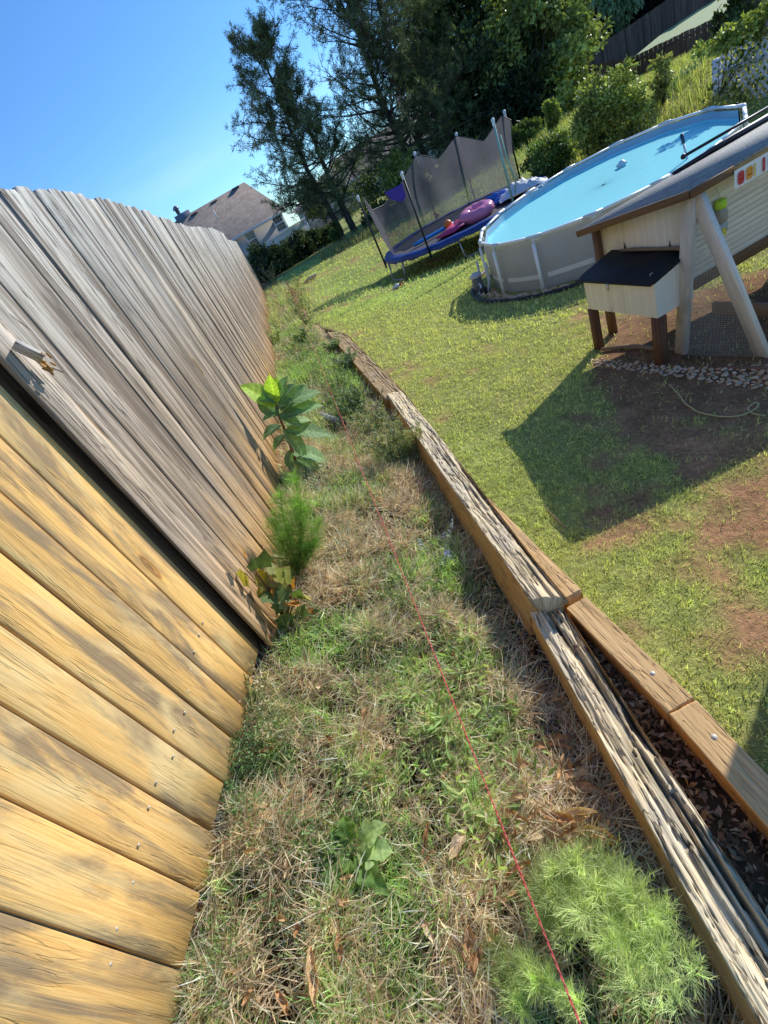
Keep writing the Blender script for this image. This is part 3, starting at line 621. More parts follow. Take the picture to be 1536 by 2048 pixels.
for a in (.06, .47):
    mb = MB(); z = -1.213; mb.add([H(a - .014, .281, z), H(a + .014, .281, z), H(a, .279, z + .075)], [(0, 1, 2)]); mb.build('hinge', plain('hinge_iron', (.05, .045, .04), .5, .2, 20, .4), nb_)
# corner posts and legs
def post(p, q, w, name='leg', mat=None, wid=0.0): mb = MB(); mb.bar(p, q, w, w, E1, wid); return mb.build(name, mat or M_brown, coop)
post(H(-.205, .275, -1.93), H(-.205, .275, -1.03), .055, 'leg', M_trim, 1)
post(H(-.045, .01, -1.93), H(-.052, .025, -1.515), .058, wid=2)
post(H(.61, .0, -1.95), H(.60, .03, -1.515), .07, wid=3)
post(H(-.19, LEN - .1, -1.95), H(-.19, LEN - .1, -1.10), .07, 'leg', M_trim, 4)
post(H(.57, LEN - .1, -1.95), H(.57, LEN - .1, -1.42), .07, 'leg', M_trim, 5)
# door frame on the siding, far down the wall
mb = MB(); mb.bar(H(.613, .93, -1.41), H(.613, .93, -.98), .035, .014, E1); mb.build('door_trim', M_white, coop)
# run frame of white posts with wire mesh
run = thing('chicken_run', 'white A frame end of the chicken run covered in fine wire mesh', 'chicken run', H(.75, .3, GH))
apx = H(.652, .30, -.875)
pl0, pl1 = H(.60, .165, -1.95), H(.70, .235, -.885)
pr0, pr1 = H(1.125, .30, -1.93), H(.725, .245, -.87)
mb = MB(); mb.bar(pl0, pl1, .085, .038, E2 * -1, .5); mb.build('post', M_wpost, run)
mb = MB(); mb.bar(pr0, pr1, .085, .038, E2 * -1, 1.5); mb.build('post', M_wpost, run)
mb = MB(); mb.bar(H(.40, .66, -1.80), H(1.35, .80, -1.82), .03, .085, wid=2); mb.build('base_board', wood('grey_board', (.42, .30, .20), (.25, .17, .11), knots=False), run)
mb = MB(); mb.bar(H(1.02, .10, -1.862), H(1.9, .34, -1.862), .03, .06, wid=2.6); mb.build('base_board', wood('soiled_board', (.30, .17, .10), (.2, .11, .06), knots=False), run)
mb = MB()
for z, a0 in ((-1.52, .98), (-1.62, .90)):
    mb.bar(H(a0, 1.15, z), H(a0 + .75, 1.45, z + .02), .05, .07, wid=z)
mb.build('cross_rail', wood('offwhite_rail', (.78, .72, .62), (.6, .52, .42), knots=False), run)  # off-white board colour on both cross rails
mb = MB(); wr = .0009
def inter(t, p0, p1): return p0 + (p1 - p0) * t
nrm_ = np.cross(pl1 - pl0, pr0 - pl0); nrm_ /= np.linalg.norm(nrm_)
if nrm_.dot(np.array((-1, -1, 0))) < 0: nrm_ = -nrm_
for t_ in np.linspace(.0, .98, 84):
    a, e = inter(t_, pl0, pl1) - E1 * .03 + nrm_ * .022, inter(t_, pr0, pr1) + E1 * .03 + nrm_ * .022; mb.tube([a, e], wr, 3, False)
for t_ in np.linspace(0.02, .98, 62):
    base = inter(t_, pl0, pr0); top = None
    # vertical wires stop at the frame
    wide = np.linalg.norm(pr0 - pl0); x = t_ * wide
    kx = np.linalg.norm((pl1 - pl0) * np.array((1, 1, 0))) / wide
    tt = min(1, x / max(1e-6, kx * wide)) if t_ < kx else (1 - t_) / (1 - kx)
    mb.tube([base + nrm_ * .022, base + nrm_ * .022 + UP * tt * 1.04], wr, 3, False)
mb.build('wire_mesh', plain('wire', (.62, .60, .56), .5, .2, 10, .5), run)
# feeder bottle hanging on the siding
q = H(.64, .50, -1.03); fb = thing('hanging_feeder', 'clear bottle feeder with a lime green lid hanging on the white siding', 'feeder', q)
mb = MB(); mb.lathe(q, [(.001, .018), (.028, .016), (.031, .0), (.031, -.03), (.027, -.034)], 20); mb.build('lid', plain('lime_plastic', (.50, .72, .04), .35, .1, 10), fb, True)
mb = MB(); mb.lathe(q, [(.027, -.034), (.035, -.05), (.036, -.10), (.030, -.115)], 20); mb.build('bottle', plain('cloudy_plastic', (.36, .31, .22), .25, .2, 18), fb, True)
mb = MB(); mb.hexa([q + E2 * -.03 + E1 * .01 + UP * -.175, q + E2 * .035 + E1 * .01 + UP * -.175, q + E2 * .035 - E1 * .02 + UP * -.175, q + E2 * -.03 - E1 * .02 + UP * -.175], [q + E2 * -.03 + E1 * .01 + UP * -.115, q + E2 * .035 + E1 * .01 + UP * -.105, q + E2 * .035 - E1 * .02 + UP * -.105, q + E2 * -.03 - E1 * .02 + UP * -.115]); mb.build('holder', plain('grey_plastic', (.42, .43, .44), .4, .2, 30), fb)
mb = MB(); mb.quad(q + E2 * -.008 + E1 * .014 + UP * -.195, q + E2 * .02 + E1 * .014 + UP * -.195, q + E2 * .02 + E1 * .014 + UP * -.15, q + E2 * -.008 + E1 * .014 + UP * -.15); mb.build('label', plain('yellow_label', (.70, .56, .05), .6, .1), fb)
mb = MB(); mb.tube([q + UP * .018, q - E1 * .03 + UP * .09], .0015, 5); mb.build('wire_hook', M_steel, fb)
# branch on the lid, branch on the ground
bark = wood('branch_bark', (.38, .27, .17), (.17, .11, .07), knots=False, grainx=60, bmp=.8)
mb = MB(); mb.tube([H(.03, .268, -1.195), H(.2, .262, -1.188), H(.38, .272, -1.192), H(.55, .262, -1.186), H(.655, .25, -1.20)], [.009, .012, .011, .013, .01], 8); o = mb.build('branch', bark, smooth=True); tag(o, 'thin bare branch lying across the back of the black nest box lid', 'branch')
P = [(515, 1357), (620, 1343), (720, 1336), (860, 1358), (1000, 1352), (1125, 1338)]
pts = []
for (x, y_) in P: q = hit(1036 + x / 3.072, 260 + y_ / 3.072 + 2); pts.append(q + (0, 0, .018))
mb = MB(); mb.tube(pts, [.014, .017, .016, .018, .015, .012], 8); o = mb.build('branch', bark, smooth=True); tag(o, 'long bare branch lying on the soil in front of the coop legs', 'branch')
# cords
M_cord = plain('yellow_cord', (.52, .44, .18), .6)
def ground_line(px, lift=.008, n=60, wob=.01):
    q = [hit(u, v) for u, v in px]; q = np.array(q); tt = np.linspace(0, len(q) - 1, n); i0 = np.arange(len(q))
    X = np.interp(tt, i0, q[:, 0]); Y = np.interp(tt, i0, q[:, 1])
    X = np.convolve(np.pad(X, 2, 'edge'), np.ones(5) / 5, 'valid') + (fbm(tt * 1.5, tt * 0, 71) - .5) * wob; Y = np.convolve(np.pad(Y, 2, 'edge'), np.ones(5) / 5, 'valid') + (fbm(tt * 1.5, tt * 0, 75) - .5) * wob
    return np.stack([X, Y, gz(X, Y) + lift], -1)
mb = MB(); mb.tube(ground_line([(1338, 772), (1355, 790), (1372, 812), (1392, 828), (1425, 837), (1465, 839), (1492, 833), (1512, 822), (1519, 812), (1508, 810), (1493, 822), (1505, 832), (1533, 838)], .014, 90), .0045, 6); o = mb.build('cord', M_cord); tag(o, 'slack yellow cord looped on the shaded lawn below the pebbles', 'cord')
mb = MB(); mb.tube(ground_line([(1092, 1020), (1110, 1040), (1135, 1062)], .02, 20), .003, 5); o = mb.build('twig', bark); tag(o, 'thin straight twig on the shaded lawn near the timbers', 'twig')
# red mason line and thin thread
zs = -1.32; s0 = onz(1166, 2064, zs); s1 = ony(578, 573, 14.0); s0 = s0 + (s0 - s1) * .002
n = 900; tt = np.linspace(0, 1, n) ** 2.2; L = np.linalg.norm(s1 - s0); ctr = s0 + (s1 - s0) * tt[:, None]; ctr[:, 2] -= .03 * np.sin(PI * tt)
mb = MB(); M_red = plain('red_line', (.66, .10, .09), .6, .2, 60)
for ph in (0, PI):
    k = tt * L * 2 * PI / .035; off = np.stack([np.cos(k + ph), 0 * k, np.sin(k + ph)], -1) * .0014
    mb.tube(ctr + off, .0013, 4, False)
o = mb.build('string_line', M_red); tag(o, 'taut red twisted mason line stretched along the middle of the strip', 'string')
mb = MB(); st = s1; mb.bar(st + np.array((0, 0, -.6)), st + np.array((0, 0, .12)), .03, .03, (1, 0, 0)); o = mb.build('line_stake', plain('orange_stake', (.55, .22, .10), .7)); tag(o, 'small orange stake holding the far end of the red line', 'stake')
P = [(150, 85), (260, 205), (380, 370), (500, 545), (600, 680), (660, 800), (700, 960), (760, 1130), (800, 1290), (850, 1420)]
a = hit(836 + 150 / 2.194, 1148 + 85 / 2.194); pts = []
for i, (x, y_) in enumerate(P):
    q = hit(836 + x / 2.194, 1148 + y_ / 2.194); pts.append(q + np.array((0, 0, .004)) * 0 - 0.0)
pts = np.array(pts); pts = pts * (1 - .018 * np.sin(np.linspace(0, PI, len(pts))))[:, None] + (0, 0, .004)
mb = MB(); mb.tube(pts, .0009, 4); o = mb.build('thread', plain('pale_thread', (.62, .50, .38), .6)); tag(o, 'thin pale thread lying loose in the shade beside the timber wall', 'thread')

def unit3(v): return v / np.linalg.norm(v)
# ---------------------------------------------------------------- swimming pool
UP_ = 1.4; PC = np.array((3.2495 * UP_, 5.2176 * UP_)); PA, PB, PTH = 1.5484 * UP_, 1.1510 * UP_, .63154; PR = 1.9; PZ = -UP_; PG = -2.06
PANG = [-61.5, -33, -7, 19, 45, 69, 92, 114.5, 137, 156, 180, 203.5, 227, 250, 274, 298.5]; NS = 15
def pell(t, r, z):
    if r > PR * .72: a_, b_ = PA + r - PR, PB + r - PR
    else: a_, b_ = PA * r / PR, PB * r / PR
    x, y_ = a_ * math.cos(t), b_ * math.sin(t); return np.array((PC[0] + x * math.cos(PTH) - y_ * math.sin(PTH), PC[1] + x * math.sin(PTH) + y_ * math.cos(PTH), z))
def pool_local(x, y_):
    dx, dy = np.asarray(x) - PC[0], np.asarray(y_) - PC[1]; u = dx * math.cos(PTH) + dy * math.sin(PTH); v = -dx * math.sin(PTH) + dy * math.cos(PTH); return u, v
def pool_out(x, y_, m_): u, v = pool_local(x, y_); return (u / (PA + m_)) ** 2 + (v / (PB + m_)) ** 2 > 1
M_rail = plain('pool_rail', (.93, .93, .92), .35, .05, 5, .0); M_wallp = plain('pool_wall', (.50, .475, .45), .5, .10, 3); M_band = plain('pool_band', (.85, .83, .80), .5, .06, 6)
pool = thing('swimming_pool', 'round above ground pool with grey panels, white posts and turquoise water', 'pool', (PC[0], PC[1], PG))
def pang(k): q = math.floor(k / NS); return R(float(np.interp(k - q * NS, range(NS + 1), PANG)) + 360 * q)
def pp(k, r, z):
    k0 = math.floor(k); f = k - k0
    return pell(pang(k0), r, z) * (1 - f) + pell(pang(k0 + 1), r, z) * f
def pell_surf(mb, prof, n=72):
    n = NS * 4; V = [pp(k / 4, r - .02, z) for (r, z) in prof for k in range(n)]
    mb.add(V, [(i*n+k, i*n+(k+1) % n, (i+1)*n+(k+1) % n, (i+1)*n+k) for i in range(len(prof)-1) for k in range(n)])
mb = MB(); sub = 4; n = NS * sub
def bulge(z): t = (z - PG) / (PZ - PG); return .045 * math.sin(PI * min(1, max(0, t)))
zs_ = np.linspace(PG - .02, PZ - .02, 9); V = []; W = []
for z in zs_:
    for k in range(n):
        fr = (k % sub) / sub; r = PR - .02 + bulge(z) * (0.35 + .65 * math.sin(PI * fr)) - .03; V.append(pp(k / sub, r, z)); W.append((k, z, 0))
F = [(i * n + k, i * n + (k + 1) % n, (i + 1) * n + (k + 1) % n, (i + 1) * n + k) for i in range(8) for k in range(n)]
mb.add(V, F, W); mb.build('outer_wall', M_wallp, pool, True)
# light dashes of the printed band
for z0_, z1_, gap in ((PG + .155, PG + .215, .10),):
    mb = MB()
    for s in range(NS):
        for (f0, f1) in ((.09, .91),):
            Vs = []
            for j in range(9):
                fr = f0 + (f1 - f0) * j / 8
                for z in (z0_, z1_): Vs.append(pp(s + fr, PR - .02 + bulge(z) * (0.35 + .65 * math.sin(PI * fr)) - .03 + .006, z))
            mb.add(Vs, [(2*j, 2*j+2, 2*j+3, 2*j+1) for j in range(8)])
    mb.build('printed_band', M_band, pool)
# liner inside
m, nt, b = newmat('pool_liner'); co = objco(nt); n1 = noise(nt, co, sc=3.2, detail=3, dist=1.2); n2 = noise(nt, co, sc=9, detail=3, dist=2.0)
wv = nt.nodes.new('ShaderNodeTexVoronoi'); wv.feature = 'SMOOTH_F1'; wv.inputs['Scale'].default_value = 3.4; mp = nt.nodes.new('ShaderNodeMapping'); nt.links.new(co, mp.inputs[0]); nt.links.new(mp.outputs[0], wv.inputs['Vector'])
c = ramp(nt, mathn(nt, 'ADD', mathn(nt, 'MULTIPLY', n1, .6), mathn(nt, 'MULTIPLY', n2, .4)), [(.3, (.16, .66, .84)), (.7, (.42, .86, .98))])
nt.links.new(c, b.inputs['Base Color']); b.inputs['Roughness'].default_value = .4; M_liner = m
M_linertop = plain('liner_border', (.30, .45, .56), .4, .15, 40)
mb = MB(); pell_surf(mb, [(.001, PG + .03), (PR * .6, PG + .03), (PR - .09, PG + .04), (PR - .055, PG + .10), (PR - .05, PZ - .11)]); mb.build('liner', M_liner, pool, True)
mb = MB(); pell_surf(mb, [(PR - .05, PZ - .11), (PR - .045, PZ - .02)]); mb.build('liner_border', M_linertop, pool, True)
# water
m, nt, b = newmat('pool_water'); out = nt.nodes['Material Output']; co = objco(nt)
tr = nt.nodes.new('ShaderNodeBsdfTransparent'); tr.inputs[0].default_value = (.66, .97, 1.0, 1); gl = nt.nodes.new('ShaderNodeBsdfGlossy'); gl.inputs['Roughness'].default_value = .03
df = nt.nodes.new('ShaderNodeBsdfDiffuse'); df.inputs[0].default_value = (.42, 1.0, .98, 1)
fr = nt.nodes.new('ShaderNodeFresnel'); fr.inputs[0].default_value = 1.33
bp = nt.nodes.new('ShaderNodeBump'); bp.inputs['Strength'].default_value = .35; bp.inputs['Distance'].default_value = .03
nn = noise(nt, co, (1.0, 2.2, 1), 6.5, 3, .5, .8); nt.links.new(nn, bp.inputs['Height']); nt.links.new(bp.outputs[0], gl.inputs['Normal']); nt.links.new(bp.outputs[0], fr.inputs['Normal'])
m1 = nt.nodes.new('ShaderNodeMixShader'); m1.inputs[0].default_value = .8; nt.links.new(tr.outputs[0], m1.inputs[1]); nt.links.new(df.outputs[0], m1.inputs[2])
m2 = nt.nodes.new('ShaderNodeMixShader'); nt.links.new(mathn(nt, 'MULTIPLY', fr.outputs[0], .4), m2.inputs[0]); nt.links.new(m1.outputs[0], m2.inputs[1]); nt.links.new(gl.outputs[0], m2.inputs[2]); nt.links.new(m2.outputs[0], out.inputs[0]); M_water = m
mb = MB(); pell_surf(mb, [(PR - .052, PZ - .13), (PR * .5, PZ - .13), (.001, PZ - .13)]); mb.build('water', M_water, pool)
# rails, joints, posts
for k in range(NS):
    mb = MB(); a, e = pp(k + .03, PR, PZ), pp(k + .97, PR, PZ); mb.bar(a, e, .040, .030, UP, bev=.008); mb.build('rail', M_rail, pool)
M_joint = plain('joint_plastic', (.70, .72, .73), .4, .08, 8)
for k in range(NS):
    mb = MB(); c = pp(k, PR + .002, PZ + .002); rad = unit3(pell(pang(k), PR + .5, 0) - pell(pang(k), PR, 0))
    mb.tube([c - (pp(k, PR, 0) - pp(k - 1, PR, 0)) * .15, c, c + (pp(k + 1, PR, 0) - pp(k, PR, 0)) * .15], [.023, .026, .023], 10); mb.bar(c + UP * .0, c - UP * .06, .05, .036, rad)
    mb.build('joint', M_joint, pool)
    mb = MB(); q = pp(k, PR + .022, PZ - .06); q2 = pp(k, PR + .045, PG + .0); mb.bar(q, q2, .036, .024, rad); mb.build('post', M_rail, pool)
# base ring of landscape edging and stones
mb = MB(); nE = 64; P = []
for k in range(nE):
    a = 2 * PI * k / nE; r = PR + .27 + .05 * math.sin(a * 3); x, y_, _z = pell(a, r, 0); P.append((x, y_, gzf(x, y_) + .015))
P.append(P[0]); mb.tube(P, .028, 8, False); o = mb.build('edging', plain('black_edging', (.035, .032, .03), .6, .3, 20)); tag(o, 'black plastic edging ringed around the base of the pool', 'edging')
# toys and tools in the pool
q = ond(1242, 316, 9.35); q[2] = PZ - .12; fl = thing('chlorine_floater', 'small clear plastic floater bobbing in the middle of the pool', 'pool floater', q); M_clr = plain('clear_white', (.62, .72, .76), .2, .1)
mb = MB(); mb.lathe(q, [(.02, -.03), (.05, -.01), (.075, .01), (.075, .03), (.05, .045), (.03, .07), (.001, .075)], 16); mb.build('float', M_clr, fl, True)
mb = MB(); mb.lathe(q, [(.076, .012), (.082, .02), (.076, .028)], 16); mb.build('ring', plain('pale_blue', (.25, .48, .62), .4), fl)
wz = PZ - .13
b0 = onz(1374, 318, wz); b1_ = ond(1363, 268, math.hypot(b0[0], b0[1]) + .10); br = thing('pool_brush', 'white handled pool brush with dark blue grip standing in the water', 'brush', b0)
mb = MB(); mid = b0 + (b1_ - b0) * .62; mb.tube([b0 + (b0 - b1_) * .5, mid], .014, 10); mb.build('pole', plain('white_pole', (.75, .75, .74), .4), br, True)
mb = MB(); mb.tube([mid, b1_], [.019, .020], 10); mb.build('grip', plain('navy_grip', (.02, .045, .10), .5), br, True)
# dark pole lying along the coop roof
a = H(-.42, .62, roofz(-.42) + .05); a = onpl(1367, 313, H(-.25, 0, 0), E1); e = onpl(1545, 210, H(-.25, 0, 0), E1); e = a + (e - a) * 1.25
pr_t = thing('pool_pole', 'long black pole with round end cap resting along the far edge of the coop roof', 'pole', a)
mb = MB(); mb.tube([a, e], .011, 10); mb.build('shaft', plain('black_pole', (.018, .017, .020), .45), pr_t, True)
mb = MB(); mb.lathe(a, [(.001, -.012), (.016, -.012), (.019, -.004), (.019, .006), (.014, .012), (.006, .012)], 14, E2); mb.build('end_cap', plain('black_cap', (.02, .025, .05), .4), pr_t, True)
# folded dark cover on the roof rear edge
mb = MB(); 
for i, (a_, zz) in enumerate(((-.23, .03), (-.20, .034))):
    mb.tube([H(a_, 1.0 + .05 * i, roofz(a_) + zz), H(a_ + .01, 1.5, roofz(a_) + zz + .01), H(a_, LEN, roofz(a_) + zz)], [.012, .022, .03], 8)
o = mb.build('rolled_cover', plain('black_cover', (.03, .03, .035), .5, .3, 12), smooth=True); tag(o, 'rolled black cover lying along the rear of the grey coop roof', 'cover')
# pump and pipes
pq = hit(962, 588); pu = thing('pool_pump', 'small grey pool pump with white hoses at the left foot of the pool', 'pump', pq)
u_, v_ = pool_local(pq[0], pq[1]); aP = math.atan2(v_ / PB, u_ / PA); rd = unit3(pell(aP, PR + .5, 0) - pell(aP, PR, 0)); tn = np.array((-rd[1], rd[0], 0))
c = pell(aP, PR, PG) + rd * .17 + tn * -.12
mb = MB(); mb.lathe(c, [(.001, .02), (.07, .02), (.075, .06), (.075, .20), (.06, .24), (.001, .25)], 16); mb.build('filter_body', plain('pump_grey', (.16, .17, .18), .4), pu, True)
mb = MB(); mb.lathe(c + UP * .24, [(.085, 0), (.09, .03), (.05, .06), (.001, .065)], 16); mb.build('filter_lid', plain('pump_white', (.62, .62, .60), .4), pu, True)
mb = MB(); mb.bar(c + tn * .11 + UP * .06, c + tn * .24 + UP * .06, .10, .10); mb.build('motor', plain('motor_black', (.03, .03, .03), .5), pu)
for s, zt in ((-.05, .38), (.05, .42)):
    mb = MB(); mb.tube([c + UP * .16 + tn * s, c + UP * .12 + tn * (s * 3) - rd * .0, c + UP * .05 + tn * (s * 4) + rd * .07, c + UP * .03 + tn * (s * 5 - .03) - rd * .06, c + UP * .2 + tn * (s * 5) - rd * .12, c + UP * zt + tn * (s * 5) - rd * .135], .018, 8); mb.build('hose', plain('hose_white', (.66, .67, .68), .4), pu, True)

# ---------------------------------------------------------------- trampoline
TU = 1.7; TC = np.array((2.426 * TU, 7.162 * TU)); TR = 1.9; TZ = -1.7
TG = gzf(TC[0], TC[1]); aim = math.atan2(-TC[1], -TC[0])
def tp(deg, r, z): a = aim + R(deg); return np.array((TC[0] + r * math.cos(a), TC[1] + r * math.sin(a), z))
tramp = thing('trampoline', 'round trampoline with blue pad, sagging black net and tall poles', 'trampoline', (TC[0], TC[1], TG))
M_mat = plain('tramp_mat', (.055, .05, .058), .8, .2, 12); M_pad = plain('tramp_pad', (.02, .055, .24), .45, .3, 5); M_tube = plain('tramp_steel', (.42, .42, .42), .35, .15, 10, .6)
mb = MB(); mb.lathe((TC[0], TC[1], TZ), [(.001, -.01), (TR * .5, -.006), (TR - .22, .0)], 48); mb.build('mat', M_mat, tramp, True)
V = []; prof = [(TR - .24, .012), (TR - .12, .028), (TR + .02, .02), (TR + .05, -.03), (TR + .045, -.075)]; n = 72; mb = MB()
V = [np.array((TC[0] + (r + (.012 * math.sin(k * 1.9) if j > 2 else 0)) * math.cos(2*PI*k/n), TC[1] + r * math.sin(2*PI*k/n), TZ + z + (.02 * math.sin(k * .9 + 1) * math.sin(k * 2.3) if j > 3 else .006 * math.sin(k * 1.7)))) for j, (r, z) in enumerate(prof) for k in range(n)]
mb.add(V, [(j*n+k, j*n+(k+1) % n, (j+1)*n+(k+1) % n, (j+1)*n+k) for j in range(len(prof)-1) for k in range(n)]); mb.build('pad', M_pad, tramp, True)
mb = MB(); P = [tp(d, TR, TZ - .03) for d in np.linspace(0, 360, 49)]; mb.tube(P, .022, 8, False); mb.build('frame_ring', M_tube, tramp, True)
rs = RS.uniform(-1, 1, 24)
M_strap = plain('strap_black', (.03, .03, .035), .6)
for i in range(14):
    d = -80 + i * 11.5 + rs[i] * 2; a = tp(d, TR + .045, TZ - .06); mb = MB(); mb.tube([a, a + (0, 0, -.05 - .04 * abs(rs[i]))], .006, 4); mb.build('pad_strap', M_strap, tramp)
POLES = [-75, -23, 31, 128, 166, 197]
for d in (-62, 8, 80, 150, 222):   # W-shaped legs
    mb = MB(); a, e = tp(d - 13, TR - .02, TZ - .03), tp(d + 13, TR - .02, TZ - .03)
    f0, f1 = tp(d - 12, TR + .03, 0), tp(d + 12, TR + .03, 0); f0[2] = gzf(f0[0], f0[1]) + .03; f1[2] = gzf(f1[0], f1[1]) + .03
    mb.tube([a, f0 + (0, 0, .10), f0 + (f1 - f0) * .02 + (0, 0, .03), f0 + (f1 - f0) * .12, f0 + (f1 - f0) * .88, f1 + (f0 - f1) * .02 + (0, 0, .03), f1 + (0, 0, .10), e], .019, 8); mb.build('leg', M_tube, tramp, True)
M_pole = plain('pole_black', (.02, .02, .022), .5); M_sleeve = plain('foam_green', (.22, .42, .34), .6, .2, 8); M_cap = plain('cap_white', (.70, .72, .72), .5, .2, 12)
tops = {}
for d, zt in zip(POLES, (-.33, -.31, -.27, -.30, -.24, -.16)):
    q = tp(d, TR + .075, TZ - .16); top = np.array((q[0], q[1], zt)); tops[d] = top; mb = MB()
    mb.tube([q, top], .021, 8); po = mb.build('net_pole', M_pole if d != 31 else M_sleeve, tramp, True)
    mb = MB(); mb.lathe(top, [(.022, -.09), (.026, -.08), (.027, -.02), (.034, 0), (.028, .03), (.001, .045)], 10); mb.build('pole_cap', M_cap, po, True)
mb = MB(); q = tops[31]; mb.tube([q + (0.08, .02, -.25), q + (.10, .02, -.7), q + (.17, .03, -1.0), q + (.08, 0, -1.25)], .012, 6); mb.build('loose_strap', M_sleeve, tramp, True)
# net
m, nt, b = newmat('net'); out = nt.nodes['Material Output']; tr = nt.nodes.new('ShaderNodeBsdfTransparent'); df = nt.nodes.new('ShaderNodeBsdfDiffuse'); df.inputs[0].default_value = (.10, .095, .11, 1)
tl = nt.nodes.new('ShaderNodeBsdfTranslucent'); tl.inputs[0].default_value = (.2, .19, .21, 1); ms0 = nt.nodes.new('ShaderNodeMixShader'); ms0.inputs[0].default_value = .4; nt.links.new(df.outputs[0], ms0.inputs[1]); nt.links.new(tl.outputs[0], ms0.inputs[2])
ms = nt.nodes.new('ShaderNodeMixShader'); kn = noise(nt, objco(nt), sc=2.5, detail=3); nt.links.new(mathn(nt, 'ADD', mathn(nt, 'MULTIPLY', kn, .3), .56), ms.inputs[0]); nt.links.new(tr.outputs[0], ms.inputs[1]); nt.links.new(ms0.outputs[0], ms.inputs[2]); nt.links.new(ms.outputs[0], out.inputs[0]); M_net = m
seq = [(-92, -.95, 0), (-75, -.40, 0), (-120, -.62, 0), (-163, -.22, 0), (-194, -.30, 0), (-213, -.62, 1), (-232, -.36, 0), (-244, -.75, 0)]
ang = [-66, -75, -98, -120, -141, -163, -178, -194, -213, -232, -240]; ztop = [-.62, -.36, -.72, -.78, -.62, -.20, -.50, -.26, -.62, -.33, -.50]
aa = np.linspace(-66, -240, 90); zt = np.interp(-aa, [-x for x in ang], ztop); nv = 14; V = []
for i, (d, z_) in enumerate(zip(aa, zt)):
    for j in range(nv):
        t_ = j / (nv - 1); r = TR - .20 + .17 * t_ ** .5 - .10 * math.sin(PI * t_) * (.6 + .6 * math.sin(i * .45)); V.append(tp(d, r, TZ + .01 + (z_ - TZ) * t_))
mb = MB(); mb.add(V, [(i*nv+j, (i+1)*nv+j, (i+1)*nv+j+1, i*nv+j+1) for i in range(89) for j in range(nv-1)]); mb.build('net', M_net, tramp, True)
mb = MB(); mb.tube([tp(d, TR - .03, z_ + .005) for d, z_ in zip(aa, zt)], .009, 5, False); mb.build('net_hem', M_pole, tramp)
mb = MB(); q = [ond(u, v, 12.6) for u, v in ((769, 386), (804, 367), (812, 392), (806, 402), (795, 403), (782, 398))]; q = [np.array(p) for p in q]; mb.add(q + [p + (0.01, .04, 0) for p in q], [tuple(range(6)), tuple(range(11, 5, -1))]); mb.build('net_flap', plain('purple_cloth', (.075, .035, .33), .6, .2, 6), tramp)
# things on the mat
zt_ = TZ + .02
def onmat(x, y_, dz=0.0): u, v = 640 + x * 440 / 1536, 220 + y_ * 420 / 1466; return onz(u, v, zt_ + dz)
a, e = onmat(655, 945, .04), onmat(935, 790, .04); mb = MB(); mb.tube(np.linspace(a, e, 8), .038, 12); o = mb.build('pool_noodle', plain('noodle_blue', (.03, .26, .62), .55, .1, 10), smooth=True); tag(o, 'long blue foam noodle lying on the trampoline mat', 'pool noodle')
P = [onmat(815, 905, .02), onmat(935, 855, .02), onmat(1010, 800, .05), onmat(1000, 765, .06), onmat(955, 775, .03)]; mb = MB(); top = [p + UP * .03 for p in P]; n = 5
mb.add(P + top, [tuple(range(n, 2 * n)), tuple(range(n - 1, -1, -1))] + [(i, (i+1) % n, n+(i+1) % n, n+i) for i in range(n)]); o = mb.build('foam_mat', plain('pink_foam', (.58, .05, .17), .5, .15, 5)); tag(o, 'flat pink float mat lying at the near edge of the trampoline', 'float')
c = onmat(1092, 715, .10); mb = MB(); sg = 40; rg = 14; Vt = []
sl_ = 0.30; vw = np.array((c[0], c[1], 0)); vw /= np.linalg.norm(vw); axr = np.array((vw[1], -vw[0], 0)); tilt_up = vw * math.cos(.1) + UP * math.sin(.1); nrm3 = np.cross(axr, tilt_up)
for i in range(sg):
    A = 2 * PI * i / sg; dr = axr * math.cos(A) + tilt_up * math.sin(A)
    for j in range(rg):
        B = 2 * PI * j / rg; rr = .14 + .006 * math.sin(A * 9); Vt.append(c + dr * (.24 + rr * math.cos(B)) + nrm3 * rr * math.sin(B) * .85)
mb.add(Vt, [(i*rg+j, ((i+1) % sg)*rg+j, ((i+1) % sg)*rg+(j+1) % rg, i*rg+(j+1) % rg) for i in range(sg) for j in range(rg)]); o = mb.build('swim_ring', plain('pink_vinyl', (.72, .22, .36), .22, .12, 6), smooth=True); tag(o, 'fat pink inflatable swim ring lying on the trampoline', 'swim ring')
M_org = plain('orange_rubber', (.80, .20, .025), .4, .12, 8)
for (x, y_, r, lab) in ((893, 797, .088, 'bright orange ball on the mat beside the blue noodle'), (815, 735, .07, 'smaller orange ball at the back of the mat behind the net')):
    c = onmat(x, y_, r); mb = MB(); mb.lathe(c, [(max(.0005, r * math.sin(PI * k / 12)), -r * math.cos(PI * k / 12)) for k in range(13)], 20); o = mb.build('ball', M_org, smooth=True); tag(o, lab, 'ball')
M_btoy = plain('blue_vinyl', (.02, .14, .50), .3, .3, 14)
t_ = onmat(1215, 620, .05); toy = thing('inflatable_toy', 'crumpled dark blue inflatable toy in the right corner of the trampoline', 'inflatable', t_)
for i, (x, y_, r) in enumerate(((1150, 650, .07), (1190, 630, .09), (1230, 610, .10), (1275, 590, .10), (1250, 635, .07), (1300, 600, .07))):
    c = onmat(x, y_, r * .6); mb = MB(); e = c + axr * .12 + UP * .05 * (i % 2); mb.tube([c - axr * .12, c - axr * .05, c + axr * .05, e], [r * .5, r, r * .9, r * .4], 12); mb.build('chamber', M_btoy if i != 3 else plain('patterned_vinyl', (.16, .24, .62), .3, .5, 30), toy, True)
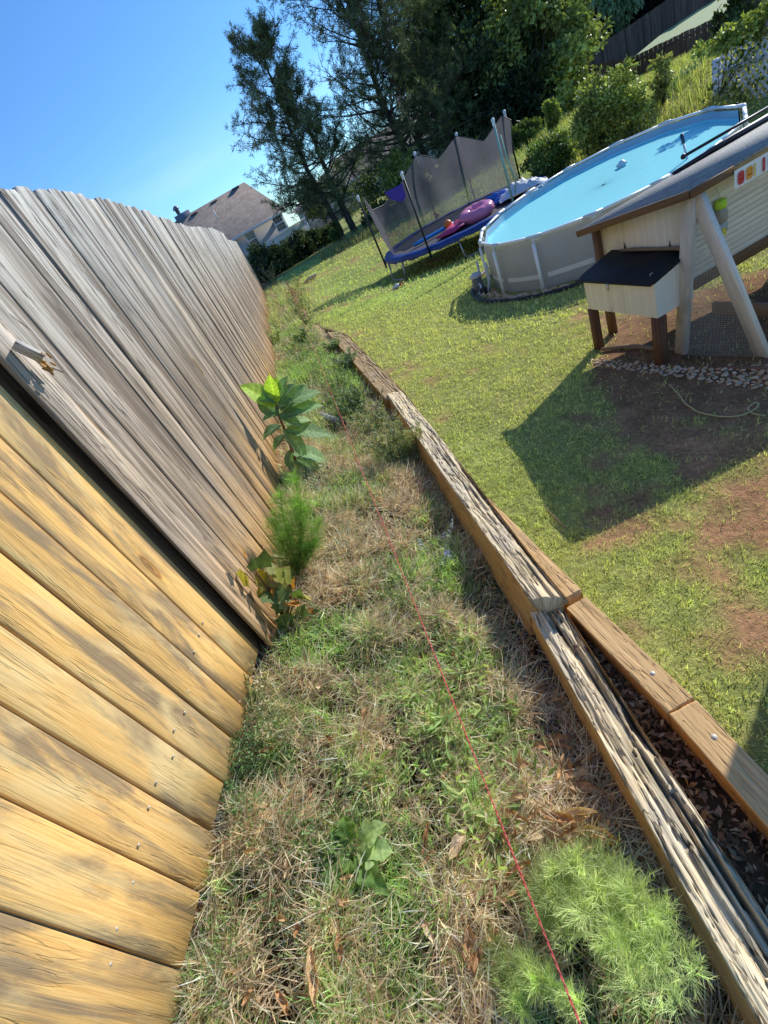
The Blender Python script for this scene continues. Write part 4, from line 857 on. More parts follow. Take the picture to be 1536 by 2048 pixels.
c = onmat(1215, 655, .03); mb = MB(); mb.tube([c - axr * .22, c + axr * .25 + vw * .05], .035, 10); o = mb.build('bat', plain('maroon_plastic', (.22, .03, .06), .4), smooth=True); tag(o, 'dark red plastic bat lying beside the blue inflatable', 'toy bat')
# white mesh cover heap on the pad near the pool
c0 = onmat(1405, 560, .05); mb = MB(); n = 22; V = []
for i in range(n):
    for j in range(n):
        x = (i / (n-1) - .5) * .95; y_ = (j / (n-1) - .5) * .6; hgt = .16 * max(0, 1 - (x / .5) ** 2) * max(0, 1 - (y_ / .32) ** 2) * (.5 + 1.1 * float(vn(np.array([i * .8]), np.array([j * .8]), 3)[0])); V.append(c0 + axr * x + vw * y_ + UP * (hgt - .01))
mb.add(V, [(i*n+j, (i+1)*n+j, (i+1)*n+j+1, i*n+j+1) for i in range(n-1) for j in range(n-1)]); o = mb.build('cover_heap', plain('white_sheet', (.62, .64, .66), .5, .25, 14), smooth=True); tag(o, 'crumpled pale sheet heaped on the trampoline edge next to the pool', 'sheet')
q = hit(798, 575); tt_ = thing('water_pistol', 'small white and red plastic toy lying on the lawn below the trampoline', 'toy', q)
mb = MB(); mb.tube([q + (-.12, .0, .035), q + (-.02, 0, .045), q + (.03, -.0, .045)], [.03, .04, .03], 10); mb.build('barrel', plain('toy_white', (.75, .76, .74), .4), tt_, True)
mb = MB(); mb.tube([q + (.03, 0, .045), q + (.12, -.02, .04)], [.034, .022], 10); mb.build('nozzle', plain('toy_red', (.65, .08, .05), .4), tt_, True)
q = hit(622, 562); mb = MB(); mb.tube([q + (-.24, -.03, .03), q + (-.02, 0, .08), q + (.14, .04, .07), q + (.26, .03, .10)], [.03, .055, .06, .045], 12); o = mb.build('log', wood('cut_log', (.85, .66, .40), (.5, .33, .18)), smooth=False); tag(o, 'short pale log lying on the far lawn beside bare orange soil', 'log')
mb = MB(); 
for i in range(30):
    c = hit(605 - i * .35 + RS.uniform(-3, 3), 545 + i * 1.1 + RS.uniform(-2, 2)); r = RS.uniform(.02, .06); mb.lathe(c, [(r * .6, -.02), (r, r * .2), (r * .5, r * .8), (.001, r * .9)], 6)
o = mb.build('soil_clods', plain('orange_clay', (.46, .19, .08), .9, .3, 20)); tag(o, 'row of orange clay clods beside the pale log', 'clods', kind='stuff')

# unseen board panel added right of the frame to cast shade on the clean timber
gp = thing('unseen_shade_panel', 'tall plain board panel added out of view to shade the clean timber', 'panel', (2.0, 1.25, -1.85))
mb = MB(); mb.bar((1.98, .55, -1.15), (1.98, 1.54, -1.15), .03, 1.40); mb.build('board', M_white, gp)
mb = MB(); mb.bar((1.98, 1.52, -1.95), (1.98, 1.52, -.46), .06, .06, (1, 0, 0)); mb.build('post', M_wpost, gp)
# ---------------------------------------------------------------- houses, far fences, lattice
M_roof = None
m, nt, b = newmat('shingles'); co = objco(nt); bk = nt.nodes.new('ShaderNodeTexBrick'); mp = nt.nodes.new('ShaderNodeMapping'); mp.inputs['Rotation'].default_value = (R(90), 0, 0); nt.links.new(co, mp.inputs[0]); nt.links.new(mp.outputs[0], bk.inputs['Vector'])
bk.inputs['Scale'].default_value = 2.4; bk.inputs['Color1'].default_value = (.25, .20, .165, 1); bk.inputs['Color2'].default_value = (.34, .275, .225, 1); bk.inputs['Mortar'].default_value = (.17, .135, .11, 1); bk.inputs['Mortar Size'].default_value = .02
n1 = noise(nt, co, sc=1.3, detail=6); nt.links.new(mix(nt, 1, bk.outputs[0], ramp(nt, n1, [(.3, (.78, .76, .74)), (.7, (1.15, 1.12, 1.1))]), 'MULTIPLY'), b.inputs['Base Color']); b.inputs['Roughness'].default_value = .9; M_roof = m
m, nt, b = newmat('lap_siding'); co = objco(nt); wv = nt.nodes.new('ShaderNodeTexWave'); wv.bands_direction = 'Z'; wv.wave_profile = 'SAW'; wv.inputs['Scale'].default_value = 1.2; nt.links.new(co, wv.inputs['Vector'])
nt.links.new(mix(nt, noise(nt, co, sc=1.5), ramp(nt, wv.outputs[0], [(0, (.30, .275, .25)), (.1, (.44, .405, .37)), (1, (.46, .425, .39))]), (.52, .48, .44)), b.inputs['Base Color']); b.inputs['Roughness'].default_value = .8; M_lap = m
M_wht = plain('white_trim', (.70, .69, .67), .5, .06, 4); M_gls = plain('window_glass', (.025, .03, .035), .08, .4, 2, 0, 0, .8)
def house_box(mb, x0, x1, y0, y1, z0, z1): mb.hexa([(x0, y0, z0), (x1, y0, z0), (x1, y1, z0), (x0, y1, z0)], [(x0, y0, z1), (x1, y0, z1), (x1, y1, z1), (x0, y1, z1)])
def window(parent, cx, yy_, cz, w, h):
    mb = MB()
    for a, e in (((cx-w/2, cz-h/2), (cx+w/2, cz-h/2)), ((cx-w/2, cz+h/2), (cx+w/2, cz+h/2)), ((cx-w/2, cz), (cx+w/2, cz))): mb.bar((a[0]-.04, yy_-.03, a[1]), (e[0]+.04, yy_-.03, e[1]), .08, .09)
    for x in (cx-w/2, cx+w/2): mb.bar((x, yy_-.03, cz-h/2), (x, yy_-.03, cz+h/2), .07, .085, (1, 0, 0))
    f = mb.build('window', M_wht, parent)
    mb = MB(); mb.quad((cx-w/2, yy_-.012, cz-h/2), (cx+w/2, yy_-.012, cz-h/2), (cx+w/2, yy_-.012, cz+h/2), (cx-w/2, yy_-.012, cz+h/2)); mb.build('pane', M_gls, f)
    mb = MB()
    for x in (cx-w/6, cx+w/6): mb.bar((x, yy_-.025, cz-h/2), (x, yy_-.025, cz+h/2), .022, .02, (1, 0, 0))
    for z in (cz-h/4, cz+h/4): mb.bar((cx-w/2, yy_-.022, z), (cx+w/2, yy_-.022, z), .02, .022)
    mb.build('muntin', M_wht, f)
hy = 42.0; hz = -2.6
h1 = thing('house', 'single storey grey sided house with brown hip roof and a chimney, beyond the fence', 'house', (-3, hy, hz))
ze = .0115 * hy; yr_ = hy + 4.6; zr = .0733 * yr_
mb = MB(); house_box(mb, -9, 1.75, hy, hy + 9.2, hz, ze); mb.build('wall', M_lap, h1)
mb = MB(); o_ = .35; xe = 2.12; xr = .008 * yr_
mb.add([(-9.5, hy-o_, ze-.02), (xe, hy-o_, ze-.02), (xr, yr_, zr), (-9.5, yr_, zr), (xe, hy+9.5, ze-.02), (-9.5, hy+9.5, ze-.02)], [(0, 1, 2, 3), (1, 4, 2), (4, 5, 3, 2), (0, 3, 5)])
rf = mb.build('roof', M_roof, h1)
for (u, v) in ((430, 428), (464, 452)):
    q = ond(u, v, hy + 2.0); q[1] = min(q[1], yr_); mb = MB(); mb.tube([q + (0, 0, -.4), q + (0, 0, .25)], .05, 8); mb.build('vent_pipe', M_wht, rf)
for (u, v) in ((470, 374), (428, 402), (388, 426)):
    q = ond(u, v, yr_); mb = MB(); mb.bar(q + (-.3, 0, -.10), q + (.3, 0, -.10), .5, .16); mb.build('ridge_vent', plain('vent_dark', (.06, .055, .05), .7), rf)
mb = MB(); mb.bar((-9.4, hy-.36, ze-.06), (xe, hy-.36, ze-.06), .06, .16); mb.build('fascia', M_wht, h1)
q0 = ond(362, 425, hy + 5.2); ch = MB(); w_c = .62
house_box(ch, q0[0]-w_c, q0[0]+w_c, q0[1]-.4, q0[1]+.5, 1.6, .078 * (hy + 5.2)); cho = ch.build('chimney', plain('chimney_siding', (.17, .19, .24), .7, .12, 3), h1)
zz = .078 * (hy + 5.2); mb = MB(); mb.lathe((q0[0]-.2, q0[1], zz), [(.16, 0), (.16, .35), (.26, .38), (.26, .46), (.1, .62), (.001, .64)], 12); mb.build('flue_cap', plain('flue_metal', (.20, .21, .23), .4, .2, 5, .6), cho)
qa = ony(559, 446, hy); qb = ony(505, 479, hy); window(h1, qa[0], hy, qa[2], .68, 1.0); window(h1, qb[0], hy, qb[2], .68, .95)
# deck with a solid pale railing
dk = thing('deck', 'raised deck with a solid pale railing in front of the grey house', 'deck', (1, 38, -2.4)); yd = 38.6
mb = MB(); mb.bar((-.75, yd, -1.32), (2.75, yd, -1.18), .08, 1.15, wid=1); mb.build('rail_panel', plain('pale_deck', (.50, .51, .50), .7, .12, 2), dk)
mb = MB(); mb.bar((-.8, yd-.02, -.72), (2.82, yd-.02, -.57), .16, .06); mb.build('hand_rail', M_wht, dk)
mb = MB(); mb.bar((2.8, yd, -2.4), (2.8, yd, -.5), .14, .14, (1, 0, 0)); mb.build('post', M_wht, dk)
mb = MB(); mb.bar((2.85, yd, -1.18), (2.95, yd + 3.2, -1.18), .08, 1.1); mb.build('side_panel', plain('pale_deck_side', (.58, .58, .57), .7, .1, 2), dk)
mb = MB(); house_box(mb, -.7, 2.7, yd + .1, yd + 3.2, -1.85, -1.7); mb.build('deck_floor', M_brown, dk)
# second house behind the pines
h2 = thing('house', 'second tan house with a broad roof half hidden behind the pine trunks', 'house', (10, 56, -2.4)); Y2 = 54
mb = MB(); house_box(mb, .078 * Y2, 23, Y2, Y2 + 10, -2.6, .12); mb.build('wall', M_lap, h2)
mb = MB(); mb.add([(.063 * Y2, Y2-.4, 0.0), (23.6, Y2-.4, .05), (.31 * (Y2+5), Y2+5, 2.45), (.165 * (Y2+5), Y2+5, 2.3), (23.6, Y2+10.5, .05), (.063 * Y2, Y2+10.5, .05)], [(0, 1, 2, 3), (1, 4, 2), (4, 5, 3, 2), (0, 3, 5)]); mb.build('roof', M_roof, h2)
window(h2, .112 * Y2, Y2, -.95, 1.15, 1.5)
mb = MB(); mb.bar((.063 * Y2, Y2-.42, -.06), (23.6, Y2-.42, -.02), .06, .16); mb.build('fascia', M_wht, h2)
q = ond(640, 455, 34); mb = MB(); mb.bar(q + (-.7, -.2, -.35), q + (.9, .3, -.12), .16, .28); o = mb.build('garden_timber', wood('redwood', (.25, .12, .06), (.12, .06, .03))); tag(o, 'reddish timber edging on the far lawn left of the pine trunks', 'timber')
# back fences
M_bf = wood('dark_brown_fence', (.22, .135, .10), (.10, .062, .048), grainx=8, grainy=.6, knots=False, idvar=.5, bmp=.3)  # dark brown boards, tone varying from board to board
def far_fence(name, lab, P, step=.16):
    t = thing(name, lab, 'fence', P[0][:2] + (P[0][3],)); mb = MB(); k = 0
    for (x0, y0, t0, b0), (x1, y1, t1, b1) in zip(P[:-1], P[1:]):
        L = math.hypot(x1-x0, y1-y0); n = max(1, int(L/step)); ax = np.array(((x1-x0)/L, (y1-y0)/L, 0))
        for i in range(n):
            s = (i+.5)/n; w = L/n-.004; p = np.array((x0+(x1-x0)*s, y0+(y1-y0)*s, 0)); zt, zb = t0+(t1-t0)*s+RS.uniform(-.015, .015), b0+(b1-b0)*s
            a = p - ax*w/2; e = p + ax*w/2; nn_ = np.array((ax[1], -ax[0], 0))*.006*((k % 2)-.5)
            mb.quad(a + nn_ + (0, 0, zb), e + nn_ + (0, 0, zb), e + nn_ + (0, 0, zt), a + nn_ + (0, 0, zt), k*.7); k += 1
    mb.build('picket_panel', M_bf, t)
    mb = MB()
    for (x0, y0, t0, b0), (x1, y1, t1, b1) in zip(P[:-1], P[1:]): 
        for f in (.25, .85): mb.bar((x0, y0+.06, b0+(t0-b0)*f), (x1, y1+.06, b1+(t1-b1)*f), .04, .09)
    mb.build('rail', M_bf, t)
def fp(u, v, ub, vb, d): a = ond(u, v, d); e = ond(ub, vb, d); return (float(a[0]), float(a[1]), float(a[2]), float(e[2]))
P = [fp(1000, 228, 1030, 285, 37), fp(1150, 135, 1180, 215, 36), fp(1262, 116, 1272, 180, 35), fp(1330, 82, 1345, 150, 33), fp(1420, 40, 1430, 100, 31), fp(1500, 4, 1512, 70, 29)]
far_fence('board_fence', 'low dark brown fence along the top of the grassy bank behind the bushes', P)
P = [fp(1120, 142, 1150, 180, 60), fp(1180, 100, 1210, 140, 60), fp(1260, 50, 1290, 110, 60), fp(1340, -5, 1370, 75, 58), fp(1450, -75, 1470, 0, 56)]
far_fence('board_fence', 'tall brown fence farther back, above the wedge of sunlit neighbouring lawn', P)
# neighbouring sunlit lawn between the two fences
q = [ond(1258, 122, 36.5), ond(1442, 52, 32), ond(1500, 30, 31), ond(1480, -30, 55), ond(1395, 20, 56), ond(1330, 62, 58)]
mb = MB(); mb.add(q, [tuple(range(6))]); mb.col = (.3, .3, .1)
o = mb.build('neighbour_lawn', plain('bright_grass', (.30, .36, .14), .9, .3, 3)); tag(o, kind='structure')
# lattice with vines
la = ond(1432, 118, 12.2); lb = ond(1445, 210, 12.2); ld = ond(1560, 30, 11.3)
lt = thing('lattice_screen', 'grey painted lattice screen overgrown with vine at the right edge behind the pool', 'lattice', (la[0], la[1], -1.75))
M_grey = plain('grey_paint', (.74, .75, .80), .6, .15, 8)
zb_ = -1.78; ztp = float(la[2]) ; xv = np.array((ld[0]-la[0], ld[1]-la[1], 0)); LL = np.linalg.norm(xv); xv /= LL
A0 = np.array((la[0], la[1], 0))
mb = MB(); mb.bar(A0 + (0, 0, zb_), A0 + (0, 0, ztp), .09, .09, (1, 0, 0)); mb.build('post', M_grey, lt)
mb = MB(); mb.bar(A0 + xv * 1.5 + (0, 0, zb_), A0 + xv * 1.5 + (0, 0, ztp + .1), .09, .09, (1, 0, 0)); mb.build('post', M_grey, lt)
for dz in (-.20, .22):
    mb = MB(); mb.bar(A0 + xv * .15 + (0, 0, ztp + dz), A0 + xv * 2.2 + (0, 0, ztp + dz + .03), .035, .07); mb.build('rail', M_grey, lt)
mb = MB(); nl_ = 0
H0, H1, W0_ = zb_, ztp + .24, 2.2
for s in (1, -1):
    for c_ in np.arange(-2.5, 4.8, .135):
        # line x = c + s*(z-H0)
        pts = []
        for z in (H0, H1):
            pts.append((c_ + s * (z - H0), z))
        (x0, z0), (x1, z1) = pts
        if x0 > x1: (x0, z0), (x1, z1) = (x1, z1), (x0, z0)
        if x1 < 0.04 or x0 > W0_: continue
        if x0 < .04: z0 += (z1-z0) * (.04-x0)/(x1-x0); x0 = .04
        if x1 > W0_: z1 = z0 + (z1-z0) * (W0_-x0)/(x1-x0); x1 = W0_
        if abs(x1-x0) < .03: continue
        mb.bar(A0 + xv * x0 + (0, s*.004, z0), A0 + xv * x1 + (0, s*.004, z1), .007, .034)
mb.build('lattice_panel', M_grey, lt)
# ---------------------------------------------------------------- vegetation helpers
def unit(v): return v / np.maximum(np.linalg.norm(v, axis=-1, keepdims=True), 1e-9)
def blades(P, az, tilt, curl, L, W, C, segs=3, root=.55, tipc=1.15, flat=False):
    """curved tapering blades. P (n,3); az heading; tilt from vertical; curl extra bend; returns V,F(list),col"""
    n = len(P); k = np.arange(segs + 1) / segs
    ang = tilt[:, None] + curl[:, None] * k[None, :]
    dl = L[:, None] / segs
    hx = np.concatenate([np.zeros((n, 1)), np.cumsum(np.sin(ang[:, :-1]) * dl, 1)], 1); hz = np.concatenate([np.zeros((n, 1)), np.cumsum(np.cos(ang[:, :-1]) * dl, 1)], 1)
    d = np.stack([np.cos(az), np.sin(az)], -1); s = np.stack([-np.sin(az), np.cos(az)], -1)
    ctr = np.stack([P[:, None, 0] + d[:, None, 0] * hx, P[:, None, 1] + d[:, None, 1] * hx, P[:, None, 2] + hz], -1)
    wk = (1 - k ** 1.6) * .5; wk[0] = .35
    tw = RS.uniform(-.6, .6, n)
    off = np.stack([s[:, None, 0] * wk * W[:, None] * np.cos(tw)[:, None], s[:, None, 1] * wk * W[:, None] * np.cos(tw)[:, None], wk * W[:, None] * np.sin(tw)[:, None]], -1)
    Lf = ctr[:, :-1] - off[:, :-1]; Rt = ctr[:, :-1] + off[:, :-1]; tip = ctr[:, -1:]
    V = np.concatenate([np.stack([Lf, Rt], 2).reshape(n, segs * 2, 3), tip], 1); m_ = segs * 2 + 1
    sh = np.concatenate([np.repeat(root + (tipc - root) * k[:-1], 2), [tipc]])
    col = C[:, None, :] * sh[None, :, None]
    b0 = (np.arange(n) * m_)[:, None]
    q = np.array([[2*i, 2*i+1, 2*i+3, 2*i+2] for i in range(segs - 1)]).reshape(-1, 4); t_ = np.array([[2*(segs-1), 2*(segs-1)+1, 2*segs]])
    F4 = (b0[:, :, None] + q[None]).reshape(-1, 4) if len(q) else np.zeros((0, 4), int); F3 = (b0[:, :, None] + t_[None]).reshape(-1, 3)
    return V.reshape(-1, 3), [F4, F3], np.clip(col.reshape(-1, 3), 0, 1)
def join(parts):
    V = []; F4 = []; F3 = []; C = []; n = 0
    for v, f, c in parts:
        V.append(v); C.append(c); F4.append(f[0] + n); F3.append(f[1] + n); n += len(v)
    return np.concatenate(V), [np.concatenate(F4), np.concatenate(F3)], np.concatenate(C)
def pick(pal, n, w=None):
    pal = np.array(pal); c = pal[RS.choice(len(pal), n, p=w)]
    return c * RS.uniform(.7, 1.25, (n, 1)) * RS.uniform(.93, 1.07, (n, 3))
def leafquads(P, D, N, L, W, C, fold=.25):
    """small pointed leaves: P base, D direction, N normal; two triangles each side of a folded midrib"""
    D = unit(D); S = unit(np.cross(D, N)); N = np.cross(S, D)
    L = L[:, None]; W = W[:, None]
    a = P; t_ = P + D * L; m1 = P + D * L * .45 + S * W * .5 + N * W * fold; m2 = P + D * L * .45 - S * W * .5 + N * W * fold
    V = np.stack([a, m1, t_, m2], 1); b0 = (np.arange(len(P)) * 4)[:, None, None]
    F3 = (b0 + np.array([[[0, 1, 2], [0, 2, 3]]])).reshape(-1, 3)
    col = C[:, None, :] * np.array([.75, 1.0, 1.12, .95])[None, :, None]
    return V.reshape(-1, 3), [np.zeros((0, 4), int), F3], np.clip(col.reshape(-1, 3), 0, 1)
def rdir(n): v = RS.normal(size=(n, 3)); return unit(v)

M_leaf = leafmat('foliage', trans=.30, rough=.5, spec=.25)
M_needle = leafmat('pine_needles', trans=.12, rough=.6, spec=.2)
M_grass = leafmat('grass_blades', trans=.45, rough=.6, spec=.15)
M_dry = leafmat('dry_straw', ttint=(1.15, 1.1, .95), trans=.45, rough=.8, spec=.1)
M_bark = wood('tree_bark', (.11, .085, .065), (.035, .027, .022), grainx=14, grainy=3, knots=False, idvar=0, bmp=.9, rough=.95)

# ---------------------------------------------------------------- trees
def pine(name, label, base, path, r0, n_br, start, blen, seed, dens=1.0, group=None, needle=(.13, .16, .07), fork=None):
    """path: trunk points bottom to top"""
    rs = np.random.RandomState(seed); path = np.array(path); t = thing(name, label, 'tree', base, group)
    tt = np.linspace(0, 1, 24); src = np.linspace(0, 1, len(path)); P = np.stack([np.interp(tt, src, path[:, i]) for i in range(3)], -1)
    P[1:-1] += (rs.rand(22, 3) - .5) * .08
    rad = r0 * (1 - .86 * tt); mb = MB(); mb.tube(P, rad, 9)
    cl_p = []; cl_d = []
    H_ = np.linalg.norm(P[-1] - P[0])
    for i in range(n_br):
        s = start + (1 - start) * (i + rs.rand()) / n_br; q = np.array([np.interp(s, tt, P[:, k]) for k in range(3)]); az = rs.rand() * 2 * PI
        rel = (s - start) / (1 - start); ln = blen * (1.0 - .62 * rel ** 1.5) * (.55 + .6 * rs.rand()) * (1 if rel > .1 else .8); el = -.05 + .75 * rel + rs.uniform(-.2, .3)
        d = np.array((math.cos(az) * math.cos(el), math.sin(az) * math.cos(el), math.sin(el))); nb_ = 6; pts = [q]
        dd = d.copy()
        for j in range(nb_):
            dd = unit(dd + rs.normal(size=3) * .13 + np.array((0, 0, .07))); pts.append(pts[-1] + dd * ln / nb_)
        rr = max(.012, np.interp(s, tt, rad) * .38); mb.tube(pts, np.linspace(rr, .008, nb_ + 1), 5, False)
        for j in range(3, nb_ + 1):
            for _ in range(3 if j < nb_ else 3):
                e = unit(dd * .6 + rs.normal(size=3) * .75 + np.array((0, 0, .15))); L2 = ln * rs.uniform(.12, .42); b_ = pts[j] - (pts[j] - pts[j-1]) * rs.rand()
                mb.tube([b_, b_ + e * L2 * .5 + rs.normal(size=3) * .02, b_ + e * L2], [.012, .009, .005], 4, False)
                for f in (.45, .75, 1.0):
                    if rs.rand() < .9: cl_p.append(b_ + e * L2 * f + rs.normal(size=3) * .04); cl_d.append(e)
    mb.build('trunk', M_bark, t, True)
    cl_p = np.array(cl_p); cl_d = np.array(cl_d); k = int(17 * dens); n = len(cl_p) * k
    P_ = np.repeat(cl_p, k, 0) + rs.normal(size=(n, 3)) * .03; D = unit(np.repeat(cl_d, k, 0) * .7 + rs.normal(size=(n, 3)) * .75); L = rs.uniform(.14, .26, n); W = np.full(n, .019)
    base_c = np.array(needle); tone = np.repeat(rs.uniform(.55, 1.5, len(cl_p)), k)[:, None]; C = base_c[None] * tone * rs.uniform(.8, 1.2, (n, 1))
    V, F, c = leafquads(P_, D, rdir(n), L, W, C, .1)
    np_mesh('crown', V, F, M_needle, t, c); return t
def pxpath(pts, d): return [ond(u, v, d) for u, v in pts]
GP = 'pine trees beyond the trampoline'
b = ond(687, 478, 27); pine('pine_tree', 'leftmost slender pine leaning left against the open sky', b, pxpath([(692, 488), (660, 420), (610, 330), (575, 240), (540, 150), (520, 92)], 27), .15, 58, .24, 2.7, 5, 1.0, GP)
b = ond(714, 465, 27.5); pine('pine_tree', 'dark forked pine close behind the leftmost pine', b, pxpath([(716, 472), (690, 425), (660, 360), (628, 285), (600, 200)], 27.5), .20, 46, .26, 2.9, 9, 1.0, GP)
b = ond(830, 345, 29); pine('pine_tree', 'tall pine with a long bare trunk, left of the pair behind the trampoline', b, pxpath([(835, 350), (812, 300), (770, 215), (735, 120), (700, 20), (670, -90)], 29), .21, 92, .14, 4.7, 15, 1.0, GP)
b = ond(862, 330, 29.5); pine('pine_tree', 'tall pine with a long bare trunk, right of the pair behind the trampoline', b, pxpath([(868, 345), (845, 300), (812, 235), (785, 130), (760, 20), (740, -80)], 29.5), .20, 50, .20, 3.2, 21, 1.0, GP)
b = ond(905, 290, 31); pine('pine_tree', 'dense pine right of the tall pair, partly lit yellow green', b, pxpath([(905, 300), (880, 235), (850, 140), (825, 20), (800, -110)], 31), .2, 60, .12, 3.0, 27, 1.0, GP, (.24, .27, .09))
def bushy(name, label, cat, base, center, radii, n, leaf, pal, seed, group=None, trunk=0.09, clumps=60, hang=0.0, lit=(.6, 1.3), open_=.55, stems=5, mat=None):
    rs = np.random.RandomState(seed); t = thing(name, label, cat, base, group); c = np.array(center, float); rad = np.array(radii, float)
    cd = unit(rs.normal(size=(clumps, 3))); cr = rs.uniform(.35, 1.02, (clumps, 1)) ** .6; cp = c + cd * rad * cr * (.82 + .25 * rs.rand(clumps, 1)); cs = rad.mean() * rs.uniform(.16, .34, clumps)
    ii = rs.choice(clumps, n, p=cs ** 2 / (cs ** 2).sum()); d = unit(rs.normal(size=(n, 3))); P = cp[ii] + d * (cs[ii] * (rs.rand(n) ** .5))[:, None] * np.array((1, 1, .8))
    D = unit(d * .8 + rs.normal(size=(n, 3)) * .6 + np.array((0, 0, -hang))); N = unit(rs.normal(size=(n, 3)) + np.array((0, 0, .8)))
    L = leaf * rs.uniform(.6, 1.3, n); tone = rs.uniform(lit[0], lit[1], clumps)[ii][:, None]; C = np.array(pal)[rs.choice(len(pal), n)] * tone * rs.uniform(.75, 1.25, (n, 1))
    V, F, col = leafquads(P, D, N, L, L * open_, C, .15)
    if trunk:
        mb = MB(); b_ = np.array(base, float)
        if stems == 1:
            mb.tube([b_, b_ * .6 + c * .4, c + (0, 0, rad[2] * .4)], [trunk, trunk * .75, trunk * .3], 8)
        for k in range(min(clumps, 22)):
            s = b_ + (c - b_) * (rs.uniform(.35, .9) if stems == 1 else rs.uniform(0, .2)); m_ = (s + cp[k]) / 2 + rs.normal(size=3) * .06 * rad.mean(); mb.tube([s, m_, cp[k]], [trunk * .35, trunk * .25, trunk * .08], 5, False)
        mb.build('trunk' if stems == 1 else 'stems', M_bark, t, True)
    np_mesh('crown' if cat == 'tree' else 'foliage', V, F, mat or M_leaf, t, col); return t
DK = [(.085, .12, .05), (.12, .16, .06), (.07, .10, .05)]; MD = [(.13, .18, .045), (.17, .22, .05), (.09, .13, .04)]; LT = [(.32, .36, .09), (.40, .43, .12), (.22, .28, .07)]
def tree_at(label, u, v, d, ub, vb, rad, n, leaf, pal, seed, name='broadleaf_tree', group='broadleaf trees behind the yard', **kw):
    c = ond(u, v, d); b_ = ond(ub, vb, d); b_[2] = gzf(b_[0], b_[1]); return bushy(name, label, 'tree', b_, c, rad, n, leaf, pal, seed, group, .16, stems=1, **kw)
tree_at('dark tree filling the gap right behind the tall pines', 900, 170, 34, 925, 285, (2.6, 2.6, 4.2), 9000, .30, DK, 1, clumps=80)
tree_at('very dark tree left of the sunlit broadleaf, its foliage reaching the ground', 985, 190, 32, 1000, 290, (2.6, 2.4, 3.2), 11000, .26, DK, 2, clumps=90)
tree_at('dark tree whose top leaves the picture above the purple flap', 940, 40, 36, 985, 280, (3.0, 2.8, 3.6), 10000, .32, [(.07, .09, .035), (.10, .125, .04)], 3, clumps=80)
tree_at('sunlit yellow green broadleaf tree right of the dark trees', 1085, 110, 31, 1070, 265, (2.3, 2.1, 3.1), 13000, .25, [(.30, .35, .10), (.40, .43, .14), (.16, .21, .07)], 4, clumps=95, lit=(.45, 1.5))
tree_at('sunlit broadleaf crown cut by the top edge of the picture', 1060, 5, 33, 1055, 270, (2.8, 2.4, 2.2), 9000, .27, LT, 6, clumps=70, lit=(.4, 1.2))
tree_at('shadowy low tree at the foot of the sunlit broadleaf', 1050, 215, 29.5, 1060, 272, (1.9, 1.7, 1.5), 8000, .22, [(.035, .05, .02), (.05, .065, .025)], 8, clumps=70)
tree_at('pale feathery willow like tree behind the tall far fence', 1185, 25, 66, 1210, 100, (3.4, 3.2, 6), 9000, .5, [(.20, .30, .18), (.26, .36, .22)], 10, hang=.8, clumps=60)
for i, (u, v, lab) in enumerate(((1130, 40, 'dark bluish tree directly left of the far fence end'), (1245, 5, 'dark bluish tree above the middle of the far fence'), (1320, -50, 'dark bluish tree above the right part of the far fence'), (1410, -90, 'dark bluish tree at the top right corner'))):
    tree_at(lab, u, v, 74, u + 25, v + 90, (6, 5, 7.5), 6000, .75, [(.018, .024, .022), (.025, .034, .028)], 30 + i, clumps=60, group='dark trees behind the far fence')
b = ond(1500, 30, 20); b[2] = -2.4; t = thing('bare_trunk', 'thick brown tree trunk standing behind the vine covered lattice', 'tree', b); mb = MB(); top = ond(1485, -60, 20); mb.tube([b, ond(1500, 30, 20), top, top + (0, 0, 2.2)], [.36, .30, .27, .2], 12); mb.build('trunk', M_bark, t, True)
bushy('ivy_clump', 'leafy ivy climbing the thick trunk behind the lattice', 'ivy', ond(1470, 60, 19.4), ond(1462, 35, 19.4), (.35, .35, .9), 1200, .14, [(.06, .09, .03), (.12, .15, .05)], 61, None, 0, clumps=25)
bushy('vine', 'bright green vine heaped along the top of the lattice screen', 'vine', (la[0], la[1], -1.6), A0 + xv * 1.0 + (0, .12, ztp + .27), (1.15, .16, .13), 2200, .085, [(.34, .38, .09), (.46, .47, .12), (.2, .25, .06)], 62, None, .02, clumps=55, lit=(.5, 1.4))
bushy('vine', 'darker vine leaves woven through the middle of the lattice screen', 'vine', (la[0] + .3, la[1] + .2, -1.7), A0 + xv * 1.0 + (0, .18, ztp - .25), (1.0, .10, .42), 1100, .075, [(.10, .14, .045), (.2, .25, .07), (.28, .32, .1)], 63, None, .02, clumps=70)
# bushes on the bank
c = ond(1103, 320, 14); b = c.copy(); b[2] = gzf(c[0], c[1]); bushy('round_bush', 'small round clipped bush between trampoline and pool', 'bush', b, b + (0, 0, .40), (.56, .56, .44), 6500, .075, [(.16, .24, .06), (.27, .36, .09), (.09, .14, .04)], 71, None, .03, clumps=110, lit=(.55, 1.35))
c = ond(1218, 215, 13); b = c.copy(); b[2] = gzf(c[0], c[1]) - .05; hgt = ond(1235, 128, 13)[2] - b[2]; bushy('large_bush', 'tall rounded olive green bush behind the far rim of the pool', 'bush', b, b + (0, 0, hgt * .50), (.68, .68, hgt * .5), 11000, .075, [(.33, .38, .09), (.48, .51, .13), (.19, .23, .06)], 72, None, .04, clumps=130, lit=(.5, 1.3), hang=.2)
c = ond(1325, 168, 13.4); b = c.copy(); b[2] = gzf(c[0], c[1]); bushy('shrub', 'loose leggy shrub with pale leaves right of the tall rounded bush', 'shrub', b, b + (-.05, 0, .52), (.20, .2, .42), 700, .085, [(.32, .34, .11), (.42, .42, .15)], 73, None, .025, clumps=32)
